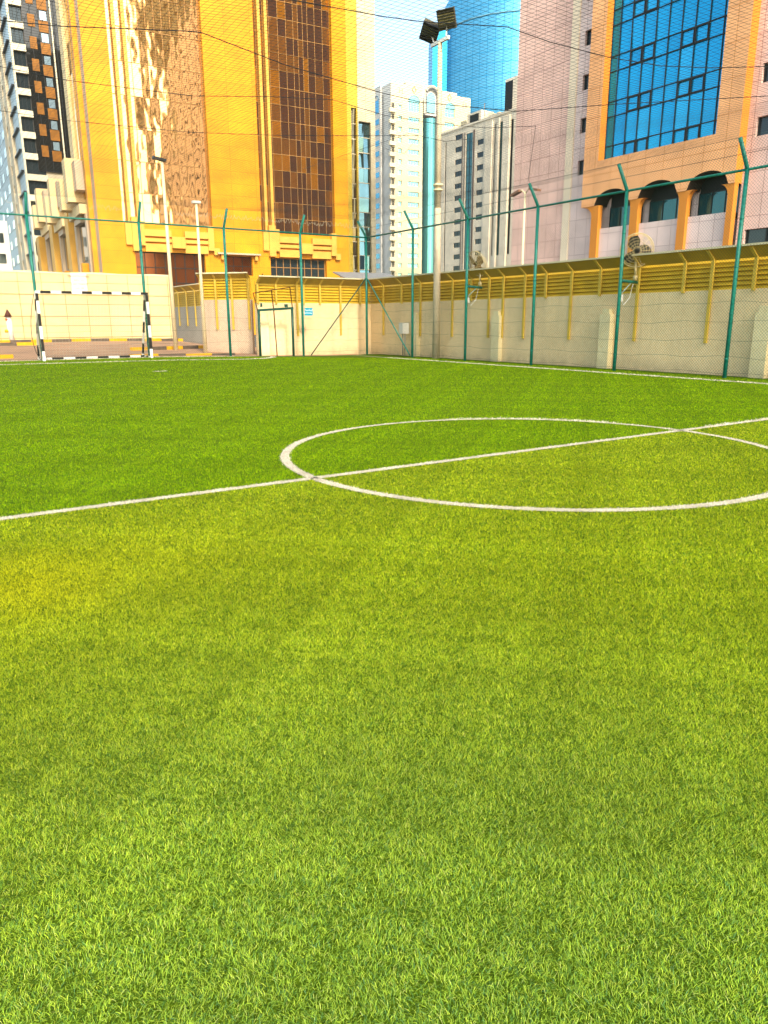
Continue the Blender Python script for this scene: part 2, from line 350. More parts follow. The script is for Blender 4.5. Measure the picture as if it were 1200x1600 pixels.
# ------------------------------------------------------------------ turf blades
def blades():
    NB = 5000000; D0, D1 = .75, 33.0; r0 = 3.2
    # density ~ const up to r0 then ~ 1/d^2
    u = rng.random(NB); a0 = (r0**2-D0**2)/2; a1 = r0**2*math.log(D1/r0); c = u*(a0+a1)
    d = np.where(c < a0, np.sqrt(D0**2+2*np.minimum(c, a0)), r0*np.exp(np.maximum(c-a0, 0)/r0**2))
    h = np.radians(rng.uniform(-46, 112, NB)); x, y = d*np.sin(h), d*np.cos(h)
    vz = x*fw.x+y*fw.y-CH*fw.z; vx = (x*rt.x+y*rt.y-CH*rt.z)/np.maximum(vz, .05)*FPX
    k = (x < 19.6) & (y < 31.0) & (vz > .12) & (np.abs(vx) < 2600); x, y, d, vx = x[k], y[k], d[k], vx[k]; n = len(x)
    far = np.maximum(d/r0, 1)
    wd = .00095*far**.95*rng.uniform(.7, 1.3, n); Ln = .0145*rng.uniform(.6, 1.4, n)*np.minimum(far, 1.6)**.5
    th = rng.uniform(0, 2*math.pi, n); lf = lambda X, Y, s, p: np.sin(X*s+p)*np.cos(Y*s*1.13+p*2.1)
    # neighbouring fibres lie in similar directions
    th = np.where(rng.random(n) < .38, 2.2*(lf(x, y, 9, .3)+lf(x, y, 23, 1.1)+.6*lf(x, y, 47, 2.))+rng.normal(0, .9, n), th)
    lean = rng.uniform(.62, 1.0, n)
    dx, dy = np.cos(th)*lean, np.sin(th)*lean; hz = np.sqrt(np.maximum(1-(lean*.93)**2, .06))
    wa = th+math.pi/2+rng.normal(0, .9, n); wx, wy = np.cos(wa), np.sin(wa)
    base = gz(x, y)
    ld = line_dist(x, y); white = ld < LW*(1.12+rng.normal(0, .2, n)+.1*lf(x, y, 7, .6))*np.where(d > 15, 2.0, 1)
    Ln = np.where(white & (d > 12), Ln*2.0, Ln)
    lev = [(0, 0, 1.0), (.40, .55, 1.0), (.75, .88, .75)]
    V = []
    for ft, fz, fwid in lev:
        px, py, pz = x+dx*Ln*ft**1.25, y+dy*Ln*ft**1.25, base+hz*Ln*fz
        V += [np.stack([px-wx*wd*fwid/2, py-wy*wd*fwid/2, pz], -1), np.stack([px+wx*wd*fwid/2, py+wy*wd*fwid/2, pz], -1)]
    V.append(np.stack([x+dx*Ln, y+dy*Ln, base+hz*Ln*.98], -1)); V = np.stack(V, 1)
    # fibre colours: yarn mix of several greens, roll to roll differences, yellow patches
    pal = np.array([(.17, .27, .010), (.25, .34, .014), (.32, .41, .022), (.41, .45, .04), (.07, .16, .016), (.46, .47, .13), (.10, .22, .08)])
    pw = np.array([.20, .22, .20, .12, .17, .04, .05]); c = pal[rng.choice(len(pal), n, p=pw)]  # dark green weight raised to stand for shaded gaps between blades
    c = c*rng.uniform(.75, 1.25, (n, 1))
    far_roll = (y > HY)
    c = c*np.where(far_roll[:, None], np.array([[.88, 1.10, .08]]), np.array([[1.46, 1.34, .55]]))
    patch = np.clip(.5+.5*(lf(x, y, 1.3, .5)+.6*lf(x, y, 2.9, 1.7)), 0, 1)[:, None]
    c = c*(1-.10*patch)+.10*patch*np.array([[.20, .27, .02]])
    mot = 1+.11*np.clip(lf(x, y, 2.3, .9)+.7*lf(x, y, 5.1, 2.2)+.5*lf(x, y, 11.7, .2), -1.3, 1.3)[:, None]; c = c*mot
    wp = ground(40, 915); yellow_spot = np.exp(-(((x-wp.x)/.62)**2+((y-wp.y)/.75)**2)*(1+.25*lf(x, y, 6, 1.)))[:, None]*.75  # soft yellow spots blended into the fibre colour
    w2 = ground(170, 880); yellow_spot = np.maximum(yellow_spot, np.exp(-(((x-w2.x)/.9)**2+((y-w2.y)/.8)**2))[:, None]*.35)
    c = c*(1-yellow_spot)+yellow_spot*np.array([[.62, .60, .010]])*rng.uniform(.6, 1.2, (n, 1))
    sky_sheen = np.exp(-((d-.8)/1.9)**2)[:, None]*.8; c = c*(1-sky_sheen)+sky_sheen*(c*np.array([[.84, 1.10, 2.6]])+np.array([[.03, .04, .05]]))  # sky reflection on the nearest blades, tinted into the fibre colour
    wc = np.array([[.88, .80, .65]])*rng.uniform(.65, 1.1, (n, 1))*np.clip(1+.25*(lf(x, y, 3.1, .4)+lf(x, y, 13., 1.4)), .6, 1.15)[:, None]
    for sel, name, colr in ((~white, 'turf_fibres', c), (white, 'line_fibres', wc)):
        v = V[sel]; q = len(v); b = (np.arange(q)*7)[:, None]
        F = [b+np.array([[0, 1, 3, 2]]), b+np.array([[2, 3, 5, 4]]), b+np.array([[4, 5, 6]])]
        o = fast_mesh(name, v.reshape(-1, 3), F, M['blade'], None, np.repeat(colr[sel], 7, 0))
        if name == 'turf_fibres': tag(o, 'short curly green artificial turf fibres covering the pitch', 'turf', kind='stuff')
        else: tag(o, 'tufted white fibres of the pitch lines', 'pitch line', kind='structure')
blades()

# ------------------------------------------------------------------ chain-link fences
XF, YF, H = 19.126, 30.9, 5.306; TX, TZ = .45, .70        # arm reach and rise
def chain(fn, L, Hh, pitch, mat, name, parent, r=.0028):
    """woven wire as two families of diagonals clipped to an L x Hh sheet; fn maps (s, t) -> xyz"""
    A, B = [], []
    for sgn in (1, -1):
        n = int((L+Hh)/pitch)+1
        for i in range(n):
            c = i*pitch
            s0, s1 = (c-Hh, c); t0, t1 = 0.0, Hh
            if s0 < 0: t0 = -s0; s0 = 0.0
            if s1 > L: t1 = Hh-(s1-L); s1 = L
            if t1 <= t0: continue
            a, b = (s0, t0), (s1, t1)
            if sgn < 0: a, b = (L-s0, t0), (L-s1, t1)
            A.append(fn(*a)); B.append(fn(*b))
    V, F = wires(A, B, r); return fast_mesh(name, V, F, mat, parent)
def post(parent, x, y, z, inward, r=.055, name='post'):
    mb = MB(); mb.tube([(x, y, z), (x, y, H+.02)], r, 10)
    for zz in (.5, 1.7, 2.9, 4.1): mb.tube([(x, y, z+zz), (x, y, z+zz+.03)], r+.008, 10)
    o = mb.build(name, M['green'], parent, True)
    a = MB(); a.tube([(x, y, H), (x+inward[0]*TX*.05, y+inward[1]*TX*.05, H+.05), (x+inward[0]*TX, y+inward[1]*TX, H+TZ)], r*.95, 10)
    a.build('arm', M['green'], o, True); return o
rf = thing('chain_link_fence', (0, 0, 0), 0, 'green chain link fence along the right touchline before the louvred wall', 'fence', 'pitch fences')
RP = [30.9, 27.13, 23.476, 19.737, 16.006, 12.19, 8.4, 4.6]
for y in RP: post(rf, XF, y, 0, (-1, 0))
MB().tube([(XF, 4.6, H), (XF, 30.9, H)], .035, 8).build('top_rail', M['green'], rf, True)
chain(lambda s, t: (XF, 4.6+s, .03+t), 26.3, H-.03, .086, M['wire'], 'wire_mesh', rf)
chain(lambda s, t: (XF-TX*t/.832, 4.6+s, H+TZ*t/.832), 26.3, .832, .086, M['wire'], 'wire_mesh', rf)
tw = MB()
for z in (.12, .55, 1.0, 1.5, 2.0):
    pts = [(XF-.01, 4.6+i*.6, z+.03*math.sin(i*1.7+z*9)+.02*math.sin(i*.6)) for i in range(44)]
    tw.tube(pts, .0035, 4)
for t in (.5, 1.0): tw.tube([(XF-TX*t, 4.6, H+TZ*t), (XF-TX*t, 30.9, H+TZ*t)], .006, 4)
tw.build('tension_wires', M['wire'], rf)
bt = Vector((XF, 30.9, 3.55))
MB().tube([tuple(bt), (XF, 27.3, .08)], .028, 8).build('brace', M['green'], rf, True)
lf_ = thing('chain_link_fence', (0, YF, 0), 0, 'green chain link fence behind the striped goal at the far end', 'fence', 'pitch fences')
LP = [-3.0, 1.0, 4.72, 8.72, 12.2, 15.72]
for x in LP: post(lf_, x, 0, float(gz(x, YF)), (0, -1))
MB().tube([(-3, 0, H), (XF, 0, H)], .032, 8).build('top_rail', M['green'], lf_, True)
chain(lambda s, t: (-3+s, 0, .1+t), 16.55, H-.1, .086, M['wire'], 'wire_mesh', lf_)
chain(lambda s, t: (15.3+s, 0, .03+t), XF-15.3, H-.03, .086, M['wire'], 'wire_mesh', lf_)
chain(lambda s, t: (13.55+s, 0, 2.15+t), 1.75, H-2.15, .086, M['wire'], 'wire_mesh', lf_)
chain(lambda s, t: (-3+s, -TX*t/.832, H+TZ*t/.832), XF+3, .832, .086, M['wire'], 'wire_mesh', lf_)
tw = MB()
for z in (.2, .7, 1.2, 1.7):
    tw.tube([(-3+i*.7, -.01, z+.025*math.sin(i*1.3+z*7)) for i in range(24)], .0035, 4); tw.tube([(15.3+i*.4, -.01, z+.02*math.sin(i*1.9+z*5)) for i in range(10)], .0035, 4)
tw.build('tension_wires', M['wire'], lf_)
hem = MB(); pts = []
for i in range(560):
    pts.append((-3+i*.0395, -.30+.1*random.random(), H+.42+random.uniform(-.11, .11)))
hem.tube(pts, .007, 4, cap=False); hem.build('net_hem', plain('pale_net_rope', (.55, .48, .36), .8, 0, .2), lf_)
MB().tube([(XF, 0, 3.55), (16.1, 0, .05)], .028, 8).build('brace', M['greendark'], lf_, True)
# gate in the far fence
gt = thing('fence_gate', (13.58, YF, 0), 0, 'green pitch gate frame with a bent thin frame above its lintel', 'gate')
for x in (0, 1.62): MB().tube([(x, -.02, .03), (x-.0, -.02, 2.08+.05*x)], .06, 10).build('post', M['greendark'], gt, True)
MB().obox((.81, -.02, 2.08), (Vector((1, 0, .06)).normalized(), Vector((0, 1, 0)), Vector((-.06, 0, 1)).normalized()), .86, .05, .05).build('lintel', M['greendark'], gt)
rust = plain('rusted_frame', (.12, .045, .01), .7, .2, .2, 8)
up_ = MB(); q = [(-.05, -.05, 2.03), (-.26, -.12, 2.74), (1.50, -.12, 3.02), (1.62, -.05, 2.14)]
for a, b in zip(q[:-1], q[1:]): up_.tube([a, b], .022, 6)
up_.build('upper_frame', rust, gt)
MB().tube([(.62, -.10, 2.86), (.72, -.04, 1.9), (.80, -.03, .05)], .026, 6).build('bar', rust, gt)
for x, w, h in ((.12, .05, .16), (1.27, .13, .13)): MB().box(x, x+w, -.06, .04, 2.17, 2.17+h).build('bracket', M['greendark'], gt)
# blue sign on the fence
p0 = atY(475, 481, YF-.03); p1 = atY(488, 493, YF-.03)
sg = thing('sign', ((p0.x+p1.x)/2, YF-.075, (p0.z+p1.z)/2), 0, 'small blue sign with white lettering on a far fence post', 'sign')
hw, hh = abs(p1.x-p0.x)/2, abs(p0.z-p1.z)/2
MB().box(-hw, hw, -.008, .008, -hh, hh).build('board', M['signblue'], sg)
text('\uFEFB\uFEE4\uFECC\uFEE0\uFEE4\uFEDF\uFE8D', hh*.85, (0, -.011, hh*.42), (math.pi/2, 0, 0), M['white'], 'arabic_lettering', sg)
text('GATE No. 4', hh*.62, (0, -.011, -hh*.40), (math.pi/2, 0, 0), M['white'], 'lettering', sg)

# ------------------------------------------------------------------ net over the pitch
nt = thing('overhead_net', (0, 0, 0), 0, 'fine dark ball net stretched over the pitch on slack cables', 'net')
ZN = 5.98
def nz(x, y): return ZN+.07*np.sin(x*.55+.6)*np.sin(y*.42)+.02*np.sin(x*1.7+y*.9)
NX0, NX1, NY0, NY1, NS = -3.0, XF-TX, 5.0, YF-TX, .115
A, B = [], []
def netline(P):
    A.append(P[:-1]); B.append(P[1:])
for x in np.arange(NX0, NX1+.01, NS):
    ys = np.linspace(NY0, NY1, 56); xx = x+.05*np.sin(ys*.8+x*.3)+.03*np.sin(ys*2.1+x)
    netline(np.stack([xx, ys, nz(xx, ys)], -1))
for y in np.arange(NY0, NY1+.01, NS):
    xs = np.linspace(NX0, NX1, 48); yy = y+.05*np.sin(xs*.9+y*.35)+.03*np.sin(xs*2.3+y)
    netline(np.stack([xs, yy, nz(xs, yy)], -1))
V, F = wires(np.concatenate(A), np.concatenate(B), .0024); fast_mesh('mesh_cords', V, F, M['cord'], nt)
def cable(px, r=.009):
    P = [atZ(x, y, ZN-.03) for x, y in px]; d0 = (P[0]-P[1]).normalized(); P = [P[0]+d0*3]+P
    MB().tube([tuple(p) for p in P], r, 5).build('support_cable', M['cable'], nt)
cable([(0, 32), (95, 41), (300, 49), (315, 51), (447, 102), (600, 146), (660, 160), (805, 174), (960, 163), (1200, 150)], .0075)
cable([(512, 10), (600, 26), (660, 34), (792, 42), (860, 66), (953, 90), (1033, 103), (1110, 106), (1200, 104)], .007)
cable([(0, 104), (102, 125), (300, 150), (422, 151), (520, 156), (600, 180), (685, 194), (760, 200), (837, 197)], .006)
cable([(0, 173), (112, 189), (300, 207), (450, 212), (522, 212), (655, 212), (695, 221), (735, 217)], .006)
cable([(560, 235), (640, 208), (655, 212), (632, 240), (600, 232)], .004)
P = [atX(837, 197, 18.6), atX(825, 284, 18.75)]; MB().tube([tuple(p) for p in P], .007, 5).build('support_cable', M['cable'], nt)

# ------------------------------------------------------------------ goal
YG = 30.25
a = atY(69, 560, YG); b = atY(237, 558, YG); GW = b.x-a.x; gzb = float(gz(a.x+1, YG)); ta = atY(57, 456, YG); GH = ta.z-gzb
gl = thing('football_goal', (a.x, YG, gzb), 0, 'black and white striped football goal with sagging net at the far end', 'goal')
def striped(pts, r, name, seg=.42, phase=0, sq=True):
    P = [Vector(p) for p in pts]; mb = MB(); L = (P[1]-P[0]).length; t = (P[1]-P[0]).normalized(); s = -phase; k = 0
    q = Vector((0, 1, 0)) if abs(t.y) < .8 else Vector((1, 0, 0)); e = t.cross(q).normalized(); g = e.cross(t).normalized()
    while s < L:
        a_, b_ = max(s, 0), min(s+seg, L)
        if b_ > a_+.01: mb.obox(P[0]+t*(a_+b_)/2, (e, g, t), r, r, (b_-a_)/2, k % 2)
        s += seg; k += 1
    return mb.build(name, [M['white'], M['black']], gl)
for x in (0, GW):
    striped([(x, 0, 0), (x, 0, GH-.05)], .045, 'goalpost', .45, .1)
    striped([(x, 1.25, 0), (x, .3, GH-.05)], .035, 'rear_support', .45, .3)
    striped([(x, .05, .04), (x, .95, .04)], .03, 'side_bar', .3)
striped([(-.045, 0, GH), (GW+.045, 0, GH)], .045, 'crossbar', .36, .2)
striped([(-.03, .22, GH-.01), (GW+.03, .22, GH-.01)], .035, 'rear_crossbar', .36, .0)
striped([(0, .95, .04), (GW, .95, .04)], .04, 'ground_bar', .42)
A, B = [], []
def bulge(u, v): # back net sheet
    y = .25+(.95-.25)*(1-v)+.10*math.sin(math.pi*v)+.03*math.sin(u*5); return (u, y, .05+v*(GH-.08))
nu, nv = int(GW/.12), int(GH/.12)
for i in range(nu+1):
    P = [bulge(GW*i/nu, j/8) for j in range(9)]; A += P[:-1]; B += P[1:]
for j in range(nv+1):
    P = [bulge(GW*i/16, j/nv) for i in range(17)]; A += P[:-1]; B += P[1:]
for x, dx in ((0, -1), (GW, 1)):
    for i in range(7):
        f = i/6; P = [(x+dx*.14*math.sin(math.pi*(1-t/8)**1.5)*math.sin(math.pi*min(f+.15, 1)), .02+f*(.93*(1-t/8)+.22*t/8), .05+t/8*(GH-.08)) for t in range(9)]; A += P[:-1]; B += P[1:]
    for j in range(nv+1):
        t = j/nv; P = [(x+dx*.14*math.sin(math.pi*(1-t)**1.5)*math.sin(math.pi*min(f/4+.15, 1)), .02+f/4*(.93*(1-t)+.22*t), .05+t*(GH-.08)) for f in range(5)]; A += P[:-1]; B += P[1:]
V, F = wires(A, B, .004); fast_mesh('net', V, F, plain('goal_net_cord', (.50, .47, .38), .8, 0, .1), gl)
edge = MB(); edge.tube([(-.03-.26*math.sin(math.pi*t/12)**.7*(1-.45*t/12), .75-.3*t/12, .06+(GH-.15)*t/12) for t in range(13)], .012, 5)
edge.build('net_edge_rope', M['black'], gl)

# ------------------------------------------------------------------ louvred boundary walls
def louvre_wall(name, F, L, label, x_br, piers=(), zl=2.38, zt=3.5, lip=.38, zb=0.0, step=.125, drop=.9, mat=None, lit=False):
    """F: Fac frame whose inward axis points away from the pitch; wall face at y=0"""
    t = thing(name, F.p, F.rot, label, 'wall', 'louvred boundary walls'); mat = mat or M['plaster']
    MB().box(0, L, 0, .22, zb-.3, zl).build('masonry', mat, t)
    zi = zt-lip*.8                                   # the canopy leans out and up from here
    lv = MB(); z = zl+.04
    while z < zi:
        lv.obox((L/2, .05, z), (Vector((1, 0, 0)), Vector((0, .55, .835)), Vector((0, -.835, .55))), L/2, .055, .006); z += step
    lv.box(0, L, .12, .14, zl, zt-.1)
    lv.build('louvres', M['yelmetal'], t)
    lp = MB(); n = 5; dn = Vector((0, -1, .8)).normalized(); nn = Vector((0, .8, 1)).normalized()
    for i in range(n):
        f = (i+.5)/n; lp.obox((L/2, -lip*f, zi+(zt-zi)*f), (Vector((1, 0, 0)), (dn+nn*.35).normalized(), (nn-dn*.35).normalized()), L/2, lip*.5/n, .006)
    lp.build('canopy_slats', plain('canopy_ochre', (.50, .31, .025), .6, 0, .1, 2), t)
    MB().box(0, L, -lip-.03, -lip+.0, zt-.025, zt+.03).build('canopy_edge', M['cream'], t)
    for i, (x, long) in enumerate(x_br):
        b = MB(); w = .045; b.box(x-w, x+w, -.07, -.012, (drop if long else zl-.05), zi)
        for sx in (-w, w): b.face([(x+sx, -.012, zi), (x+sx, -.07, zi), (x+sx, -lip, zt-.06), (x+sx, -lip, zt-.03)])
        b.face([(x-w, -.07, zi), (x+w, -.07, zi), (x+w, -lip, zt-.06), (x-w, -lip, zt-.06)])
        b.build('bracket', M['yellow'], t)
    for x in piers:
        p = MB(); p.box(x-.22, x+.22, -.2, 0, zb-.2, 1.75); p.box(x-.14, x+.14, -.18, 0, 1.75, 1.92); p.build('pier', M['pier'], t)
    return t
FR = Fac((20.0, 32.12), 180); LR = 28
br = [(32.12-30.73, 1)]
k = 0; ys = [29.2, 27.71, 26.5, 25.42, 24.2, 23.10, 22.28, 21.1, 20.03, 18.8, 17.54, 16.0, 14.36, 13.45, 12.16, 10.8, 9.6, 8.2]
for i, y in enumerate(ys): br.append((32.12-y, i % 2 == 1 or y in (22.28,)))
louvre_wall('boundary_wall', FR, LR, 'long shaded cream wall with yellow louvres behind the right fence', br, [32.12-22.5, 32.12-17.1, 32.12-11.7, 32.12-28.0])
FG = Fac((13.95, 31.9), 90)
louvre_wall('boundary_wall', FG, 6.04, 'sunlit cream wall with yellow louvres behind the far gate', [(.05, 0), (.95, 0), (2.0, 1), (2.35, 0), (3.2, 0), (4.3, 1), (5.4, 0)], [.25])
a = ground(318, 549); b = Vector((14.25, 33.2, 0)); hd = math.degrees(math.atan2(b.x-a.x, b.y-a.y))
F2 = Fac((a.x, a.y), hd); L2 = (b-Vector((a.x, a.y, 0))).length
louvre_wall('boundary_wall', F2, L2, 'short pink wall with bright yellow louvres left of the gate', [(.06, 0), (.8, 1), (1.6, 1), (2.4, 1), (3.2, 1), (L2-.1, 0)], zl=2.55, zt=3.72, lip=.3, zb=.1, drop=1.2, mat=wall_mat('pink_plaster', (.66, .50, .36)))
a = atX(318, 520, 16.2); F3 = Fac((16.2, 58.0), 180)
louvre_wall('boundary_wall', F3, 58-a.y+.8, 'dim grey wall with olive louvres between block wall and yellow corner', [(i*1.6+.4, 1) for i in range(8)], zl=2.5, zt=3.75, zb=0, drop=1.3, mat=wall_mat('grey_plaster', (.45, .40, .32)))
# block wall at the far side of the road
YB = 46.0; bw0 = atY(268, 500, YB); xL = -9; zt = atY(130, 425, YB).z
bw = thing('block_wall', (xL, YB, .2), 0, 'tall pale cream panelled wall across the parking road', 'wall')
pw = 1.17
k = N('block_panels'); k.set(Roughness=.8)
vec = k.coord(); mp = k.n('ShaderNodeMapping'); k.l(vec, mp.inputs[0]); brk = k.n('ShaderNodeTexBrick'); brk.offset = 0
brk.inputs['Scale'].default_value = 1; brk.inputs['Brick Width'].default_value = pw; brk.inputs['Row Height'].default_value = pw; brk.inputs['Mortar Size'].default_value = .02; brk.inputs['Mortar Smooth'].default_value = .2
brk.inputs['Color1'].default_value = (.76, .62, .33, 1); brk.inputs['Color2'].default_value = (.70, .57, .30, 1); brk.inputs['Mortar'].default_value = (.34, .26, .12, 1); k.l(mp.outputs[0], brk.inputs['Vector'])
gsc = k.noise(.4, 5, .7); k.col(k.mix(1, brk.outputs[0], k.mix(gsc, (.86, .84, .8), (1, 1, 1)), 'MULTIPLY')); M['block'] = k.m
wl = bw0.x-xL; mb = MB(); n = 24
mb.box(0, wl, 0, .25, -.3, zt-.2-.08)
mb.build('masonry', M['block'], bw)
cp = MB()
for i in range(n):
    x0, x1 = wl*i/n, wl*(i+1)/n; z0, z1 = [zt-.28+.07*abs(math.sin(x*.9)) for x in (x0, x1)]
    cp.face([(x0, -.03, zt-.32), (x1, -.03, zt-.32), (x1, -.03, z1), (x0, -.03, z0)]); cp.face([(x0, -.03, z0), (x1, -.03, z1), (x1, .27, z1), (x0, .27, z0)])
cp.build('coping', M['cream'], bw)
rows = [zt-.28-pw*j for j in range(1, 4)]
nd = MB()
for x in np.arange(pw*.0, wl, pw):
    nd.box(x-.012, x+.012, -.012, .0, -.1, zt-.35)
for z in rows: nd.box(0, wl, -.015, -.001, z-.02, z+.02)
nd.build('panel_joints', plain('joint_tan', (.34, .25, .10), .8), bw)
p0 = atY(110, 427, YB-.1); p1 = atY(137, 455, YB-.1); hw, hh = (p1.x-p0.x)/2, (p0.z-p1.z)/2
sg2 = thing('notice_board', ((p0.x+p1.x)/2, YB-.06, (p0.z+p1.z)/2), 0, 'white notice with four faint lines on the cream panelled wall', 'sign')
MB().box(-hw, hw, -.02, .02, -hh, hh).build('board', M['white'], sg2)
for i, w in enumerate(('PRIVATE AREA', 'NO. 52', 'CAR PARKS', 'S.A. 42')): text(w, hh*.38, (0, -.026, hh*(.66-.44*i)), (math.pi/2, 0, 0), M['dark'], 'lettering', sg2)
# hydrant pillar
hp = ground(18, 532); hp = atY(19, 531, 43.0); hz = float(gz(hp.x, 43.0))
hy = thing('hydrant', (hp.x, 43, hz), 0, 'white standpipe with dark pointed cap before the panelled wall', 'hydrant')
MB().tube([(0, 0, 0), (-.05, 0, 1.25)], .13, 12).build('pipe', M['white'], hy, True)
MB().tube([(-.05, 0, 1.25), (-.06, 0, 1.62)], .2, 12, r1=.02).build('cap', plain('rust_cap', (.10, .03, .02), .7), hy, True)
MB().tube([(-.2, -.05, 1.12), (0, -.05, 1.12)], .07, 10).build('outlet', plain('red_outlet', (.5, .12, .05), .6), hy, True)
MB().tube([(-.28, 0, .55), (-.12, 0, .55)], .08, 10).build('valve', M['kerbyel'], hy, True)
# kerbs
def kerb(pa, pb, name, label, seg=1.0, first=0, h=.15):
    a, b = Vector(pa), Vector(pb); d = b-a; L = d.length; t = d/L; q = Vector((-t.y, t.x)); mb = MB(); s = 0; k = first
    while s < L:
        e = min(s+seg, L); c = a+t*(s+e)/2; z = float(gz(c.x, c.y)); mb.obox((c.x, c.y, z+h/2-.1), (Vector((t.x, t.y, 0)), Vector((q.x, q.y, 0)), Vector((0, 0, 1))), (e-s)/2-.008, .09, h/2+.1, k % 2); s = e; k += 1
    return tag(mb.build(name, [M['kerbyel'], M['kerbblk']]), label, 'kerb', kind='structure')
kerb((2, 41.5), (14.2, 43.3), 'kerb', 'yellow and dark kerb along the foot of the panelled wall', 1.0)
kerb((-2, 39.6), (5.9, 39.9), 'kerb', 'short yellow kerb stub left of the goal', 1.0, 1)
kerb((-2, 32.6), (3.95, 32.9), 'kerb', 'near yellow kerb outside the fence by the left frame edge', 1.0, 1)
kerb((9.2, 35.5), (13.2, 36.9), 'kerb', 'yellow kerb between goal and light pole', .95)
kerb((8.2, 32.0), (12.9, 32.2), 'kerb', 'low yellow edging kerb behind the far fence', 1.2, 0, .08)

# ------------------------------------------------------------------ light poles
fp = thing('floodlight_pole', (19.5, 25.9, 0), 0, 'tall cream floodlight mast standing behind the right fence', 'light pole')
top = atX(693, 64, 19.5); ZT = top.z
MB().tube([(0, 0, 0), (0, 0, ZT*.5)], .16, 14, r1=.13).tube([(0, 0, ZT*.5), (0, 0, ZT)], .115, 14, r1=.085).build('mast', plain('mast_paint', (.62, .52, .36), .5, 0, .08), fp, True)
MB().tube([(0, 0, ZT*.57), (0, 0, ZT*.57+.08)], .2, 14).tube([(0, 0, ZT*.555), (0, 0, ZT*.555+.06)], .19, 14).build('collar', M['cream'], fp, True)
MB().box(-.05, .05, -.55, .55, ZT-.02, ZT+.1).build('crossarm', M['white'], fp)
def flood(loc, aim, roll, w=.34, h=.34):
    f = Vector(aim).normalized(); s_ = f.cross(Vector((0, 0, 1))).normalized(); u_ = s_.cross(f).normalized()
    s2 = s_*math.cos(roll)+u_*math.sin(roll); u2 = -s_*math.sin(roll)+u_*math.cos(roll); mb = MB(); c = Vector(loc)
    mb.obox(c, (s2, u2, f), w, h, .10)
    for i in range(7): mb.obox(c-f*.13+u2*h*(-.85+1.7*i/6), (s2, u2, f), w*.9, .012, .04)
    o = mb.build('floodlight', plain('lamp_housing', (.13, .11, .06), .55, .2, .2), fp)
    l = MB()
    l.obox(c+f*.104, (s2, u2, f), w*.88, h*.55, .004)
    l.build('lens', plain('lamp_lens_frosted', (.46, .40, .2), .35, 0, .1), o)
    v = MB()
    for i in range(8): v.obox(c+f*.14+u2*h*(-.95+1.9*i/7), (s2, u2, f), w, .01, .045)
    v.build('visor_slats', M['fandark'], o)
flood((-.10, .52, ZT+.52), (-.55, -.35, -.6), .55)
flood((-.02, -.42, ZT+.68), (-.62, -.55, -.35), -.1)
MB().tube([(0, .4, ZT+.1), (-.05, .5, ZT+.4)], .03, 6).build('yoke', M['white'], fp); MB().tube([(0, -.38, ZT+.1), (0, -.42, ZT+.5)], .03, 6).build('yoke', M['white'], fp)
b = ground(275, 547); t = atY(253, 252, b.y)
lp = thing('light_pole', (b.x, b.y, b.z), 0, 'slim white light pole on the kerb right of the goal', 'light pole', 'slim light poles')
MB().tube([(0, 0, 0), (t.x-b.x, 0, t.z-b.z)], .10, 10, r1=.06).build('pole', M['cream'], lp, True)
hd_ = MB(); hd_.obox((t.x-b.x-.12, 0, t.z-b.z+.08), (Vector((1, 0, -.15)).normalized(), Vector((0, 1, 0)), Vector((.15, 0, 1)).normalized()), .28, .14, .05); hd_.tube([(t.x-b.x, 0, t.z-b.z-.1), (t.x-b.x+.03, 0, t.z-b.z+.12)], .05, 8)
hd_.build('lamp_head', M['fandark'], lp)
b = ground(324, 551); t = atY(306, 318, b.y)
lp2 = thing('light_pole', (b.x-.1, b.y-.05, b.z), 0, 'shorter slim white pole at the bright yellow wall corner', 'light pole', 'slim light poles')
MB().tube([(0, 0, 0), (t.x-b.x+.1, 0, t.z-b.z)], .09, 10, r1=.05).build('pole', M['cream'], lp2, True)
MB().obox((t.x-b.x+.1, 0, t.z-b.z+.05), (Vector((1, 0, 0)), Vector((0, 1, 0)), Vector((0, 0, 1))), .18, .1, .05).build('lamp_head', M['white'], lp2)
sp = atX(816, 413, 30.0); st = atX(819, 300, 30.0)
sl_ = thing('street_lamp', (30, sp.y, 0), 0, 'double armed street lamp in front of the pink facade', 'street lamp')
MB().tube([(0, 0, 0), (0, 0, st.z)], .10, 10, r1=.05).build('pole', M['cream'], sl_, True)
for sgn in (1, -1):
    a_ = MB(); a_.tube([(0, 0, st.z-.1), (0, sgn*.25, st.z+.12), (0, sgn*.5, st.z+.05)], .035, 6); a_.build('arm', M['cream'], sl_, True)
    h_ = MB(); h_.obox((0, sgn*.72, st.z+.02), (Vector((1, 0, 0)), Vector((0, 1, -.25*sgn)).normalized(), Vector((0, .25*sgn, 1)).normalized()), .14, .34, .06); h_.build('lamp_head', plain('lamp_rust', (.25, .13, .08), .6), sl_)

